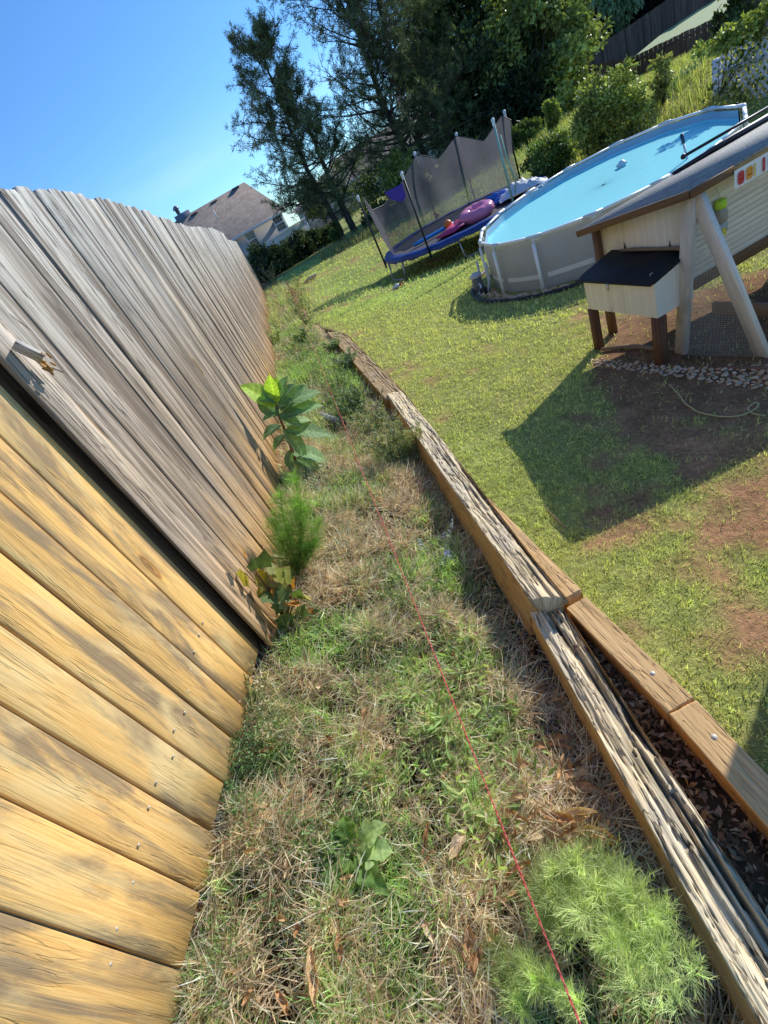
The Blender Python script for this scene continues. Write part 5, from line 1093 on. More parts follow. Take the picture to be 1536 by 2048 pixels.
# hedge and garden plants under the grey house
GH_ = 'dark hedge shrubs below the house'
for i, (u, v, ub, vb, w, lab) in enumerate(((515, 515, 535, 570, .9, 'dark hedge shrub at the end of the grey fence'), (553, 505, 567, 552, .95, 'dark hedge shrub second from the fence end'), (588, 488, 602, 530, .95, 'dark hedge shrub below the middle of the deck railing'), (622, 478, 634, 510, .85, 'dark hedge shrub below the right end of the deck railing'), (655, 465, 664, 492, .7, 'low hedge shrub just left of the pine trunks'))):
    d = 27 + i * .8; c = ond(u, v, d); b = c.copy(); b[2] = gzf(c[0], c[1]); hgt = max(.5, (c[2] - b[2])); bushy('hedge_shrub', lab, 'hedge', b, b + (0, 0, hgt * .65), (w * 1.05, w * .8, hgt * .95), 4200, .13, DK + [(.045, .062, .026)], 80 + i, GH_, .04, clumps=60)
c = ond(676, 478, 25); b = c.copy(); b[2] = gzf(c[0], c[1]); bushy('young_shrub', 'upright light green young shrub at the foot of the leftmost pine', 'shrub', b, b + (0, 0, .5), (.3, .3, .5), 900, .12, [(.08, .12, .03), (.12, .16, .04)], 90, None, .02, clumps=25)
c = ond(633, 400, 44); b = c.copy(); b[2] = -2.2; bushy('ornamental_tree', 'small round headed tree in front of the second house', 'tree', b, c, (1.3, 1.3, 1.2), 2600, .2, [(.09, .12, .04), (.12, .14, .05)], 91, None, .08, clumps=40, stems=1)
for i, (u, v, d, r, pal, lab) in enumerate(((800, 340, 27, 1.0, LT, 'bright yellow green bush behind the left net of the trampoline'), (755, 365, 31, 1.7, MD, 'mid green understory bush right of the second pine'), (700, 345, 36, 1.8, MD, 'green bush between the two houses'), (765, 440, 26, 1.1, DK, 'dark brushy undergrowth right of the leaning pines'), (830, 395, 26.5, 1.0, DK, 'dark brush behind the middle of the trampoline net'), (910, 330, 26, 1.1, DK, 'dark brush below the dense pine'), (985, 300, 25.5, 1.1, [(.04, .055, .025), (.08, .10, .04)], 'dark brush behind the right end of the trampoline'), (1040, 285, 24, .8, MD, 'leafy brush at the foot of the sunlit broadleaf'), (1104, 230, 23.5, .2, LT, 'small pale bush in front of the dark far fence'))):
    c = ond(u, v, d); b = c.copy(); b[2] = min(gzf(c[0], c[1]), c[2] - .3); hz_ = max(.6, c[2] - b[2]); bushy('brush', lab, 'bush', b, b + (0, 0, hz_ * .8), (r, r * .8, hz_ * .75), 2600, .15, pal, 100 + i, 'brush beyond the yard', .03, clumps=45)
# ---------------------------------------------------------------- grass, weeds and litter
def frustum_mask(P, mrg=60):
    c = P @ AX; ok = c[:, 2] > .05; u = 768 + FPX * c[:, 0] / np.maximum(c[:, 2], .05); v = 1024 + FPX * c[:, 1] / np.maximum(c[:, 2], .05)
    return ok & (u > -mrg * 4) & (u < 1536 + mrg * 4) & (v > -mrg) & (v < 2048 + mrg * 4)
def scatter_strip(n, y0, y1, f=lambda y: np.ones_like(y), lo=0.0, hi=1.0):
    y = RS.uniform(y0, y1, n * 2); y = y[RS.rand(len(y)) < f(y)][:n]; t_ = RS.uniform(lo, hi, len(y)); x = fence_x(y) + .02 + (tlx(y) - .012 - fence_x(y)) * t_
    P = np.stack([x, y, gz(x, y)], -1); return P[frustum_mask(P)]
GREEN = [(.28, .42, .12), (.36, .50, .16), (.22, .33, .11), (.44, .53, .22), (.38, .48, .26)]
STRAW = [(.95, .78, .50), (.98, .86, .62), (.84, .65, .40), (.96, .77, .50), (.62, .43, .25)]
def gmask(P): return fbm(P[:, 0] * 3.2, P[:, 1] * 2.4, 51)      # high: green, low: straw
parts = []
for (n, y0, y1, Ls, Ws) in ((64000, -.35, 1.6, (.035, .13), .0034), (44000, 1.6, 3.6, (.05, .15), .0048), (28000, 3.6, 9.5, (.07, .16), .006), (5000, 9.5, 20, (.15, .3), .012)):
    P = scatter_strip(n, y0, y1); g_ = gmask(P); P = P[RS.rand(len(P)) < np.clip(1.9 - 1.6 * g_ + .35 * (P[:, 0] > -.2), .35, 1) * np.clip(tuss(P[:, 0], P[:, 1]) * 1.6 + .1, .2, 1)]; m_ = len(P)
    P[:, 2] += RS.uniform(-.004, .022, m_)
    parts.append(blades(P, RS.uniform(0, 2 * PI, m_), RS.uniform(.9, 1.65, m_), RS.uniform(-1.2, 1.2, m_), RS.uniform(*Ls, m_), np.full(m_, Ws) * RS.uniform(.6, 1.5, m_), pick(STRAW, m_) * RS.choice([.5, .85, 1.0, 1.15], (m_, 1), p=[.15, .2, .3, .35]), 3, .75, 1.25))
V, F, c = join(parts); o = np_mesh('dry_grass', V, F, M_dry, None, c); tag(o, 'matted dry straw coloured grass over the weedy strip', 'dry grass', kind='stuff')
parts = []
for (n, y0, y1, Ls, Ws) in ((52000, -.35, 1.6, (.03, .085), .0046), (36000, 1.6, 3.6, (.04, .11), .0062), (38000, 3.6, 10, (.06, .16), .008), (9000, 10, 21, (.12, .35), .014)):
    P = scatter_strip(n, y0, y1); g_ = gmask(P); P = P[RS.rand(len(P)) < np.clip((g_ - .45) * 7 + .16 + .3 * (P[:, 1] > 4), .04, 1) * np.clip((tlx(P[:, 1]) - P[:, 0]) * 5, .12, 1) * np.clip(tuss(P[:, 0] + .3, P[:, 1]) * 1.6 + .15, .15, 1)]; m_ = len(P)
    gc_ = pick(GREEN, m_); gc_ = gc_ * 1.6; gc_ = np.where((RS.rand(m_) < np.clip((P[:, 1] - 7) * .08, 0, .5))[:, None], pick(STRAW, m_) * .85, gc_); gc_ = gc_ * (1 - .3 * (fbm(P[:, 0] * 5, P[:, 1] * 5, 59)[:, None] > .55)) + .0
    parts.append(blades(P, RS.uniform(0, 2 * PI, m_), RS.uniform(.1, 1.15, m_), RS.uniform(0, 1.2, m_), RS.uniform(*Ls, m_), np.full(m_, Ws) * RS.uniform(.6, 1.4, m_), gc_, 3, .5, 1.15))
V, F, c = join(parts); o = np_mesh('green_grass', V, F, M_grass, None, c); tag(o, 'green grass tufts growing through the weedy strip', 'grass', kind='stuff')
# broad leafed crab grass patch and tiny leafed weeds
def patch(cu, cv, rx, ry, n):
    c = hit(cu, cv); a = RS.normal(size=(n, 2)) * .55; x = c[0] + a[:, 0] * rx; y = c[1] + a[:, 1] * ry; x = np.clip(x, fence_x(y) + .02, tlx(y) - .02); return np.stack([x, y, gz(x, y)], -1)
parts = []
for cu, cv, rx, ry, n in ((900, 1480, .12, .2, 800), (960, 1640, .09, .16, 500), (850, 1400, .12, .18, 450), (930, 1330, .08, .2, 350), (1020, 1480, .07, .2, 350), (780, 1560, .1, .1, 200)):
    P = patch(cu, cv, rx, ry, n); m_ = len(P); az = RS.uniform(0, 2 * PI, m_); P[:, 2] += RS.uniform(.005, .045, m_); el = RS.uniform(-.1, .7, m_)
    D = np.stack([np.cos(az) * np.cos(el), np.sin(az) * np.cos(el), np.sin(el)], -1); L = RS.uniform(.025, .06, m_); parts.append(leafquads(P, D, unit(RS.normal(size=(m_, 3)) * .4 + (0, 0, 1)), L, L * .2, pick([(.46, .60, .2), (.58, .70, .26), (.36, .48, .16), (.6, .62, .28)], m_), .2))
V, F, c = join(parts); o = np_mesh('crab_grass', V, F, M_grass, None, c); tag(o, 'bright broad bladed crab grass under the red line', 'grass', kind='stuff')
parts = []
for cu, cv, rx, ry, n, lf, hgt, pal in ((800, 1170, .16, .26, 4200, .012, .07, [(0.248, 0.341, 0.109), (0.310, 0.419, 0.139)]), (690, 1070, .12, .2, 1500, .012, .09, [(0.310, 0.372, 0.186), (0.403, 0.449, 0.248)]), (640, 960, .15, .3, 2600, .014, .09, [(0.372, 0.434, 0.279), (0.465, 0.512, 0.341)]),
    (540, 1520, .09, .22, 2200, .010, .08, [(0.155, 0.264, 0.093), (0.232, 0.341, 0.124)]), (500, 1580, .07, .14, 1200, .010, .07, [(0.155, 0.264, 0.093), (0.232, 0.341, 0.124)]), (640, 1700, .12, .13, 1600, .012, .06, [(0.155, 0.264, 0.078), (0.217, 0.341, 0.109)]), (560, 1800, .12, .12, 1500, .010, .05, [(0.217, 0.310, 0.124), (0.310, 0.388, 0.155)]),
    (650, 750, .3, .8, 3800, .022, .12, [(0.264, 0.357, 0.124), (0.341, 0.434, 0.155)]), (610, 700, .3, 1.2, 3000, .03, .16, [(0.232, 0.310, 0.109), (0.372, 0.434, 0.186)]), (700, 820, .14, .4, 2400, .02, .2, [(0.171, 0.248, 0.109), (0.248, 0.326, 0.155)]), (450, 1930, .06, .1, 700, .008, .04, [(0.217, 0.310, 0.124)]), (760, 1290, .13, .2, 1600, .010, .06, [(0.341, 0.372, 0.217), (0.264, 0.310, 0.155)])):
    P = patch(cu, cv, rx, ry, n); m_ = len(P); P[:, 2] += hgt * RS.rand(m_) * np.clip(fbm(P[:, 0] * 14, P[:, 1] * 14, 77) * 2 - .2, .15, 1.3); D = unit(RS.normal(size=(m_, 3)) + (0, 0, .4)); L = lf * RS.uniform(.6, 1.6, m_)
    parts.append(leafquads(P, D, unit(RS.normal(size=(m_, 3)) * .5 + (0, 0, 1)), L, L * .5, pick(pal, m_), .1))
V, F, c = join(parts); o = np_mesh('small_weeds', V, F, M_leaf, None, c); tag(o, 'low mat of tiny leafed weeds along the strip', 'weeds', kind='stuff')
# lawn
parts = []
LAWN = [(.58, .70, .25), (.66, .77, .30), (.45, .58, .21), (.76, .79, .36), (.80, .72, .40)]
def lawn_pts(n, r0, r1, a0, a1):
    r = np.sqrt(RS.uniform(r0 ** 2, r1 ** 2, n)); a = RS.uniform(R(a0), R(a1), n); x = r * np.sin(a); y = r * np.cos(a)
    ok = (x > wall_x(y) + .10 - .4 * (y > 9.2)) & pool_out(x, y, .30); x, y = x[ok], y[ok]; P = np.stack([x, y, gz(x, y)], -1); return P[frustum_mask(P)]
for (n, r0, r1, Ls, W_) in ((110000, .4, 2.6, (.013, .032), .0036), (110000, 2.6, 5.0, (.018, .040), .0058), (90000, 5.0, 10, (.03, .06), .011), (60000, 10, 24, (.045, .10), .024)):
    P = lawn_pts(n, r0, r1, -8, 95 if r1 < 6 else 62); bb = bare(P[:, 0], P[:, 1]); tuft = fbm(P[:, 0] * 16, P[:, 1] * 16, 61); keep = RS.rand(len(P)) < np.clip((1.02 - .93 * bb) * np.clip((tuft - .28) * 4, .22, 1), .02, 1); P = P[keep]; m_ = len(P)
    dd = np.clip(fbm(P[:, 0] * .35, P[:, 1] * .35, 41) - .42, 0, 1)[:, None] * 2.6; cc = pick(LAWN, m_, [.26, .26, .22, .16, .10]); dd = np.clip(dd, 0, .6); cc = cc * (1 - dd) + cc.mean(1, keepdims=True) * np.array((1.35, 1.2, .5)) * dd
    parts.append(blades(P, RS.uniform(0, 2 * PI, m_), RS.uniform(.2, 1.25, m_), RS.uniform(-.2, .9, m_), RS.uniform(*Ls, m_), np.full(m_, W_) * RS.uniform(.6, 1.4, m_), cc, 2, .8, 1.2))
V, F, c = join(parts); o = np_mesh('lawn_grass', V, F, M_grass, None, c); tag(o, 'short yellow green lawn grass thinning to bare red soil', 'grass', kind='stuff')
# rough grass on the bank and at the tree line
parts = []
for (n, a0, a1, r0, r1, Ls, W_, pal) in ((16000, 29, 46, 11.6, 17, (.10, .30), .016, [(.46, .48, .15), (.55, .53, .2), (.34, .4, .1), (.58, .5, .26)]), (5000, 4, 22, 22, 25.5, (.15, .45), .02, [(.42, .38, .18), (.33, .33, .12), (.46, .38, .22)]), (9000, 20, 46, 17, 30, (.15, .3), .03, [(.4, .44, .13), (.5, .46, .18)])):
    r = np.sqrt(RS.uniform(r0 ** 2, r1 ** 2, n)); a = RS.uniform(R(a0), R(a1), n); x = r * np.sin(a); y = r * np.cos(a); P = np.stack([x, y, gz(x, y)], -1); P = P[frustum_mask(P)]; P = P[RS.rand(len(P)) < np.clip((fbm(P[:, 0] * 1.5, P[:, 1] * 1.5, 81) - .25) * 3, .1, 1)]; m_ = len(P)
    parts.append(blades(P, RS.uniform(0, 2 * PI, m_), RS.uniform(.05, .7, m_), RS.uniform(0, .9, m_), RS.uniform(*Ls, m_), np.full(m_, W_) * RS.uniform(.6, 1.4, m_), pick(pal, m_), 3, .6, 1.15))
V, F, c = join(parts); o = np_mesh('rough_grass', V, F, M_grass, None, c); tag(o, 'rough tall grass on the bank behind the pool and under the trees', 'grass', kind='stuff')

# ---------------------------------------------------------------- single plants
def bigleaf(name, base, d, L, W, droop, colr, mat, parent, up=None, lobes=0, fold=.18, wavy=.0, n=25):
    """one broad leaf with midrib, curved along its length"""
    d = unit(np.array(d, float)); up = np.array((0, 0, 1.0)) if up is None else np.array(up, float); s = np.cross(d, up); s = unit(s) if np.linalg.norm(s) > 1e-4 else np.array((1., 0, 0))
    V = []; C = []; k7 = 9
    for i in range(n):
        t_ = i / (n - 1); w = W * .5 * (math.sin(PI * min(1, t_ * 1.03) ** .8) ** .85 if t_ < .97 else 0.02)
        if lobes: w *= (.55 + .75 * abs(math.sin(t_ * PI * lobes + .3)))
        a = droop * t_; ctr = np.array(base) + d * (L * (math.sin(a) / droop if abs(droop) > .01 else t_)) - up * (L * ((1 - math.cos(a)) / droop if abs(droop) > .01 else 0))
        nn_ = np.cross(s, d)
        for j in range(k7):
            q = (j / (k7 - 1) - .5) * 2; wv_ = wavy * L * math.sin(t_ * 14 + q * 2) * abs(q)
            V.append(ctr + s * w * q + nn_ * (-abs(q) * w * -fold * 2 + wv_)); vein = 1.35 if j == k7 // 2 else (1.0 + .17 * math.sin((t_ - abs(q) * .16) * 2 * PI * 8) - .08 * abs(q)); C.append(np.array(colr) * vein * (.92 + .16 * t_))
    F = np.array([(i*k7+j, i*k7+j+1, (i+1)*k7+j+1, (i+1)*k7+j) for i in range(n-1) for j in range(k7-1)])
    return np_mesh(name, V, F, mat, parent, np.clip(np.array(C), 0, 1), None, True)
M_big = leafmat('broad_leaf', trans=.42, rough=.6, spec=.25, var=.28, sc=55)
M_stem = leafmat('plant_stem', trans=.05, rough=.6)
def stem(parent, P, r, colr, name='stem'):
    mb = MB(); mb.col = colr; mb.tube(P, r, 7); return mb.build(name, M_stem, parent, True)
# tall plant with broad lance shaped leaves by the fence
b = hit(598, 945); pl = thing('broad_leaf_plant', 'tall plant with big lance shaped green leaves on a red stem by the fence', 'plant', b)
db = math.hypot(b[0], b[1]); s1_ = ond(577, 880, db + .02); s2_ = ond(556, 826, db + .03); s3_ = ond(548, 790, db + .03)
stem(pl, [b - (0, 0, .02), s1_, s2_, s3_], [.012, .011, .008, .005], (.26, .08, .06)); 
q = hit(588, 950); stem(pl, [q, (q + s1_) / 2 + (.02, 0, .02), s1_ + (.02, -.02, .04)], [.007, .006, .004], (.26, .09, .06))
GL = (.27, .40, .18); GLb = (.44, .60, .08); GLd = (.19, .31, .15)
tgt = [((552, 808), (538, 745), .15, GLb, .3, -.01), ((552, 812), (470, 763), .17, GLb, .45, .0), ((553, 800), (575, 750), .13, GL, .3, .02), ((556, 815), (604, 775), .15, GL, .5, .0), ((560, 822), (612, 768), .14, GL, .3, -.06), ((560, 835), (646, 806), .19, GL, .55, -.05), ((560, 838), (606, 822), .14, GL, .7, -.10),
       ((556, 832), (505, 782), .13, GLd, .5, .05), ((562, 852), (516, 880), .13, GLd, .9, -.02), ((570, 862), (652, 870), .17, GL, .7, -.05), ((580, 905), (660, 920), .17, GL, 1.0, -.08), ((580, 900), (582, 945), .11, GLd, 1.0, -.10), ((555, 805), (520, 770), .12, GL, .3, .04), ((552, 800), (552, 755), .10, GLb, .2, .06), ((554, 806), (590, 765), .1, GL, .4, -.03), ((550, 806), (500, 790), .1, GL, .5, -.02), ((556, 818), (640, 780), .1, GL, .5, .03), ((558, 828), (600, 850), .1, GL, .9, -.08), ((556, 826), (520, 840), .1, GLd, .8, -.03), ((568, 858), (610, 905), .1, GL, .9, -.07), ((572, 870), (540, 905), .1, GLd, .9, -.03), ((585, 915), (640, 950), .1, GLd, 1.0, -.06), ((566, 850), (620, 838), .1, GL, .6, .02)]
for i, (p0, p1, L, cc, dr, dy) in enumerate(tgt):
    a = ond(p0[0], p0[1], db + .02); e = ond(p1[0], p1[1], db + .02 + dy); d = e - a; LL_ = np.linalg.norm(d) * 1.04; d = d + UP * .3 * dr * LL_
    bigleaf('leaf', a, d, LL_ * 1.08, LL_ * .52, dr, np.array(cc) * RS.uniform(.85, 1.15), M_big, pl, up=unit(np.array((RS.uniform(-.3, .5), -.35, 1.0))), wavy=.008, fold=.12)
# young maple like sapling
b = hit(575, 1245); ms_ = thing('maple_seedling', 'small maple like seedling with orange and green lobed leaves at the fence foot', 'plant', b); dm = math.hypot(b[0], b[1])
def lobed(base, d, up, size, colr):
    d = unit(d); s = unit(np.cross(d, up)); nn_ = np.cross(s, d); prof = [(-.20, .06), (-.46, .02), (-.46, .28), (-.66, .55), (-.42, .66), (-.28, .82), (0, 1.12), (.28, .82), (.42, .66), (.66, .55), (.46, .28), (.46, .02), (.20, .06), (0, 0)]
    V = [base + d * size * .45] + [base + s * size * x * 1.0 + d * size * y_ + nn_ * size * (.10 * abs(x) - .12 * y_ * y_) for x, y_ in prof]; n = len(prof)
    F = np.array([(0, 1 + i, 1 + (i + 1) % n) for i in range(n)]); C = np.array([np.array(colr) * 1.1] + [np.array(colr) * RS.uniform(.8, 1.15) for _ in prof]); return np_mesh('leaf', np.array(V), F, M_big, ms_, np.clip(C, 0, 1))
ORG = (.55, .22, .05); YG = (.42, .34, .07); GRN = (.13, .19, .05); PLG = (.36, .36, .14)
SEED_L = ((490, 1115, .0, .055, ORG, (-.2, 0, 1)), (510, 1150, .0, .085, YG, (-.3, .1, -.8)), (540, 1150, -.02, .08, PLG, (.8, .2, .2)), (560, 1165, -.03, .075, PLG, (.9, -.1, .0)), (525, 1185, -.02, .07, GRN, (.1, -.3, -.8)), (548, 1200, -.03, .07, GRN, (.4, -.3, -.8)), (585, 1175, -.04, .05, ORG, (.6, 0, .6)), (598, 1190, -.05, .055, YG, (.8, -.2, -.3)), (560, 1230, -.04, .07, GRN, (.2, -.4, -.7)), (590, 1225, -.05, .06, GRN, (.6, -.3, -.5)), (575, 1205, -.05, .06, ORG, (.3, -.3, .2)), (535, 1170, -.01, .065, (.30, .26, .06), (.5, .3, .4)))
for (u, v, dd, size, cc, hd) in list(SEED_L) + [(u + RS.uniform(-22, 22), v + RS.uniform(-18, 30), dd - .02, size * .8, cc_, hd) for (u, v, dd, size, cc, hd), cc_ in zip(SEED_L, (GRN, YG, GRN, GRN, ORG, PLG, GRN, YG, GRN, ORG, GRN, YG))]:
    a = ond(u, v, dm + dd * .6); lobed(a, np.array(hd, float) + RS.normal(size=3) * .3, unit(np.array((.6, -.5, .7)) + RS.normal(size=3) * .45), size * 1.1, np.array(cc) * RS.uniform(.85, 1.1))
    stem(ms_, [b + (0, 0, .0), (b + a) / 2 + (.01, 0, .015), a], [.003, .0025, .0015], (.30, .12, .05), 'leaf_stalk')
# feathery dog fennel plants
def feathery(label, base, tips, n, Lf, pal, spread, seed, wd=.0011, group=None):
    rs = np.random.RandomState(seed); t = thing('feathery_plant', label, 'plant', base, group); mb = MB(); mb.col = (.20, .27, .08); allP = []; allD = []; tn = []
    for tp_ in tips:
        tp_ = np.array(tp_); mid = (np.array(base) + tp_) / 2 + rs.normal(size=3) * .02; t_ = np.linspace(0, 1, 9)[:, None]; S = (1-t_)**2 * np.array(base) + 2*t_*(1-t_) * mid + t_**2 * tp_
        mb.tube(S, np.linspace(.0035, .001, 9), 5, False); H_ = np.linalg.norm(tp_ - base)
        nf = int(n / len(tips) / 16)
        for f in range(nf):
            s = rs.rand() ** .75; q = np.array([np.interp(s, t_[:, 0], S[:, k]) for k in range(3)]); az = rs.rand() * 2 * PI; el = rs.uniform(.1, 1.0); d = np.array((math.cos(az) * math.cos(el), math.sin(az) * math.cos(el), math.sin(el))); ln = spread * (1 - .72 * s) * rs.uniform(.5, 1.15) + .012
            k = rs.rand(16, 1); P = q + d * ln * k + np.array((0, 0, -.15)) * ln * k ** 2; D = unit(d * .75 + rs.normal(size=(16, 3)) * .55 + (0, 0, .25)); allP.append(P); allD.append(D); tn.append(np.full(16, (.42 + .75 * s) * rs.uniform(.7, 1.25)))
    P = np.concatenate(allP); D = np.concatenate(allD); m_ = len(P); az = np.arctan2(D[:, 1], D[:, 0]); tilt = np.arccos(np.clip(D[:, 2], -1, 1)); C = np.array(pal)[rs.choice(len(pal), m_)] * np.concatenate(tn)[:, None]
    V, F, c = blades(P, az, tilt, rs.uniform(-.3, .3, m_), Lf * rs.uniform(.5, 1.3, m_), np.full(m_, wd), C, 2, .8, 1.15)
    mb.build('stem', M_stem, t, True); np_mesh('fronds', V, F, M_grass, t, c); return t
FP = [(.30, .50, .10), (.38, .58, .12), (.22, .39, .08)]
b = hit(598, 1150); dF = math.hypot(b[0], b[1])
feathery('upright bright green feathery plant against the old fence', b, [ond(588, 948, dF + .02), ond(560, 985, dF + .03), ond(618, 1010, dF), ond(545, 1040, dF + .02), ond(638, 1040, dF - .02), ond(600, 1000, dF - .02), ond(575, 1060, dF - .06), ond(632, 1090, dF - .05)], 30000, .026, FP, .15, 3)
b = hit(1190, 1900); dF = math.hypot(b[0], b[1])
feathery('soft feathery plant in the near right corner, the left clump', b, [onz(1160, 1725, -1.42), onz(1110, 1745, -1.44), onz(1120, 1790, -1.44), onz(1200, 1790, -1.40), onz(1140, 1880, -1.43), onz(1230, 1900, -1.38), onz(1090, 1870, -1.47), onz(1180, 1830, -1.36)], 7500, .032, [(.66, .74, .34), (.76, .82, .40), (.52, .60, .28)], .08, 5, .0015, None)
b = hit(1320, 1985)
feathery('soft feathery plant in the near right corner, the bigger clump against the rotted timber', b, [onz(1300, 1830, -1.36), onz(1360, 1860, -1.36), onz(1270, 1900, -1.38), onz(1330, 1930, -1.32), onz(1400, 1960, -1.33), onz(1290, 2000, -1.33), onz(1370, 2030, -1.30), onz(1240, 1990, -1.38)], 10000, .032, [(.63, .72, .32), (.73, .80, .38), (.5, .58, .27)], .09, 6, .0015, None)
b = hit(1120, 2020)
feathery('blurred feathery tuft at the bottom edge beside the red line', b, [onz(1080, 1970, -1.44), onz(1130, 1985, -1.42), onz(1050, 2020, -1.46), onz(1170, 2020, -1.40)], 4200, .03, [(.6, .7, .3), (.7, .78, .36)], .06, 7, .0015, None)
# dock plant rosette
b = hit(720, 1715); dk_ = thing('dock_plant', 'low rosette of broad arrow shaped green leaves in the middle of the strip', 'plant', b)
for (az, L, w, cc, el) in ((10, .10, .42, (.26, .36, .15), .5), (-20, .09, .6, (.30, .42, .18), .35), (200, .10, .36, (.11, .2, .05), .4), (250, .11, .3, (.13, .22, .07), .25), (300, .12, .30, (.12, .21, .06), .2), (150, .09, .4, (.10, .18, .05), .6), (90, .08, .45, (.11, .2, .05), .8), (225, .13, .28, (.15, .24, .08), .2), (120, .08, .3, (.13, .22, .06), .7)):
    a = R(az); bigleaf('leaf', b + (.02 * math.cos(a), .02 * math.sin(a), .05), (math.cos(a), math.sin(a), el + RS.uniform(-.1, .25)), L * 1.3, L * w * 1.5,  .8, np.array(cc) * (1.5, 1.4, 1.2), M_big, dk_, wavy=.035, lobes=3)
b = hit(512, 1405); pw = thing('seedling', 'pale green broad leafed seedling at the foot of the honey brown fence', 'plant', b)
for (az, L, el, cc) in ((20, .06, .7, (.32, .42, .14)), (80, .055, .9, (.30, .40, .15)), (-60, .05, .5, (.22, .32, .10)), (150, .045, .9, (.25, .36, .12))):
    a = R(az); bigleaf('leaf', b + (0, 0, .02), (math.cos(a), math.sin(a), el), L, L * .7, .7, cc, M_big, pw, wavy=.02)
# tall weeds beside the timber wall
def weed(label, base, n, hgt, lean, pal, seed, leaf=.02, head=None, group=None, spread=.12):
    rs = np.random.RandomState(seed); t = thing('tall_weed', label, 'weed', base, group); mb = MB(); mb.col = np.array(pal[0]) * .8; Pl = []; Dl = []; Hp = []
    for i in range(n):
        a = rs.rand() * 2 * PI; h_ = hgt * rs.uniform(.6, 1.1); s = np.array(base) + (rs.normal() * .03, rs.normal() * .05, -.01); e = s + np.array((math.cos(a) * spread, math.sin(a) * spread, h_)) + np.array(lean) * h_; m_ = (s + e) / 2 + rs.normal(size=3) * .02; tt_ = np.linspace(0, 1, 7)[:, None]; S = (1-tt_)**2 * s + 2*tt_*(1-tt_) * m_ + tt_**2 * e
        mb.tube(S, np.linspace(.003, .0012, 7), 4, False)
        for _ in range(46):
            k = rs.uniform(.1, 1); Pl.append([np.interp(k, tt_[:, 0], S[:, c_]) for c_ in range(3)]); az = rs.rand() * 2 * PI; Dl.append((math.cos(az), math.sin(az), rs.uniform(.1, .9)))
        for _ in range(14): Hp.append(e - (e - m_) * rs.rand() * .35 + rs.normal(size=3) * .008)
    P = np.array(Pl); D = np.array(Dl); n_ = len(P); L = leaf * rs.uniform(.6, 1.5, n_); V, F, c = leafquads(P, D, unit(rs.normal(size=(n_, 3)) * .4 + (0, 0, 1)), L, L * .32, np.array(pal)[rs.choice(len(pal), n_)] * rs.uniform(.75, 1.2, (n_, 1)), .15)
    mb.build('stem', M_stem, t, True)
    if head is not None:
        P = np.array(Hp); n_ = len(P); V, F, c = join([(V, F, c), leafquads(P, rdir(n_), rdir(n_), np.full(n_, .014), np.full(n_, .010), np.array(head)[None] * rs.uniform(.7, 1.2, (n_, 1)), .1)])  # flower and seed heads joined into the leaves mesh
    np_mesh('leaves', V, F, M_leaf, t, c)
    return t
OL = [(0.320, 0.368, 0.160), (0.416, 0.464, 0.224), (0.256, 0.304, 0.128)]; DG = [(0.160, 0.224, 0.096), (0.224, 0.288, 0.128)]
weed('olive weed with dry seed heads leaning on the timber wall', hit(800, 935), 24, .40, (-.05, .05, 0), OL, 1, .03, (0.544, 0.416, 0.240))
weed('yellowish bushy weed right beside the timber wall', hit(828, 925), 22, .30, (.0, .0, 0), [(0.480, 0.496, 0.208), (0.384, 0.416, 0.160)], 2, .028, (0.576, 0.480, 0.224))
weed('dark green weed in the shade of the mid wall', hit(722, 832), 18, .28, (0, 0, 0), DG, 3, .045)
weed('grey green weed hanging by the joint of the far timbers', hit(700, 742), 12, .22, (.1, 0, 0), [(0.288, 0.368, 0.192), (0.208, 0.288, 0.144)], 4, .05)
weed('leafy weed where the tan timber disappears in growth', hit(676, 704), 10, .2, (0, 0, 0), [(0.240, 0.320, 0.144), (0.320, 0.400, 0.192)], 5, .055)
weed('small dark bushy weed at the end of the timber wall', hit(612, 690), 8, .25, (0, 0, 0), [(0.112, 0.176, 0.064), (0.160, 0.240, 0.080)], 6, .05)
weed('tall thin wildflowers with orange heads at the far end of the wall', hit(622, 655), 14, .62, (0, 0, 0), [(0.240, 0.320, 0.128), (0.320, 0.384, 0.160)], 7, .04, (0.800, 0.544, 0.080), None, .2)
weed('second clump of tall wildflowers with orange heads farther back', hit(607, 620), 12, .7, (0, 0, 0), [(0.272, 0.336, 0.144), (0.352, 0.400, 0.176)], 8, .05, (0.800, 0.480, 0.080), None, .25)
weed('tall dry weed at the end of the grey fence', hit(552, 575), 12, .8, (0, 0, 0), [(0.352, 0.368, 0.160), (0.448, 0.416, 0.224)], 9, .06, (0.672, 0.544, 0.320), None, .3)
weed('pale weed tuft at the fence foot halfway along', hit(560, 690), 12, .3, (0, 0, 0), [(0.384, 0.464, 0.160), (0.480, 0.528, 0.224)], 10, .045)
weed('thick olive weed clump hiding the joint between the two weathered timbers', hit(752, 868), 18, .28, (0, 0, 0), OL, 21, .035, (.5, .4, .25))
weed('bright green bushy weed in the middle of the strip behind the stake', hit(690, 790), 20, .25, (0, 0, 0), [(.26, .36, .12), (.34, .42, .16)], 22, .03)
weed('spindly weed with blue flowers near the cracked timber', hit(872, 1130), 5, .20, (.2, -.1, 0), [(0.352, 0.432, 0.224)], 11, .016, (0.480, 0.480, 0.800), None, .10)
weed('tuft of seeded grass at the foot of the honey brown fence', hit(505, 1440), 14, .10, (.3, 0, 0), [(0.384, 0.416, 0.192), (0.320, 0.368, 0.144)], 12, .016, (0.672, 0.528, 0.320))
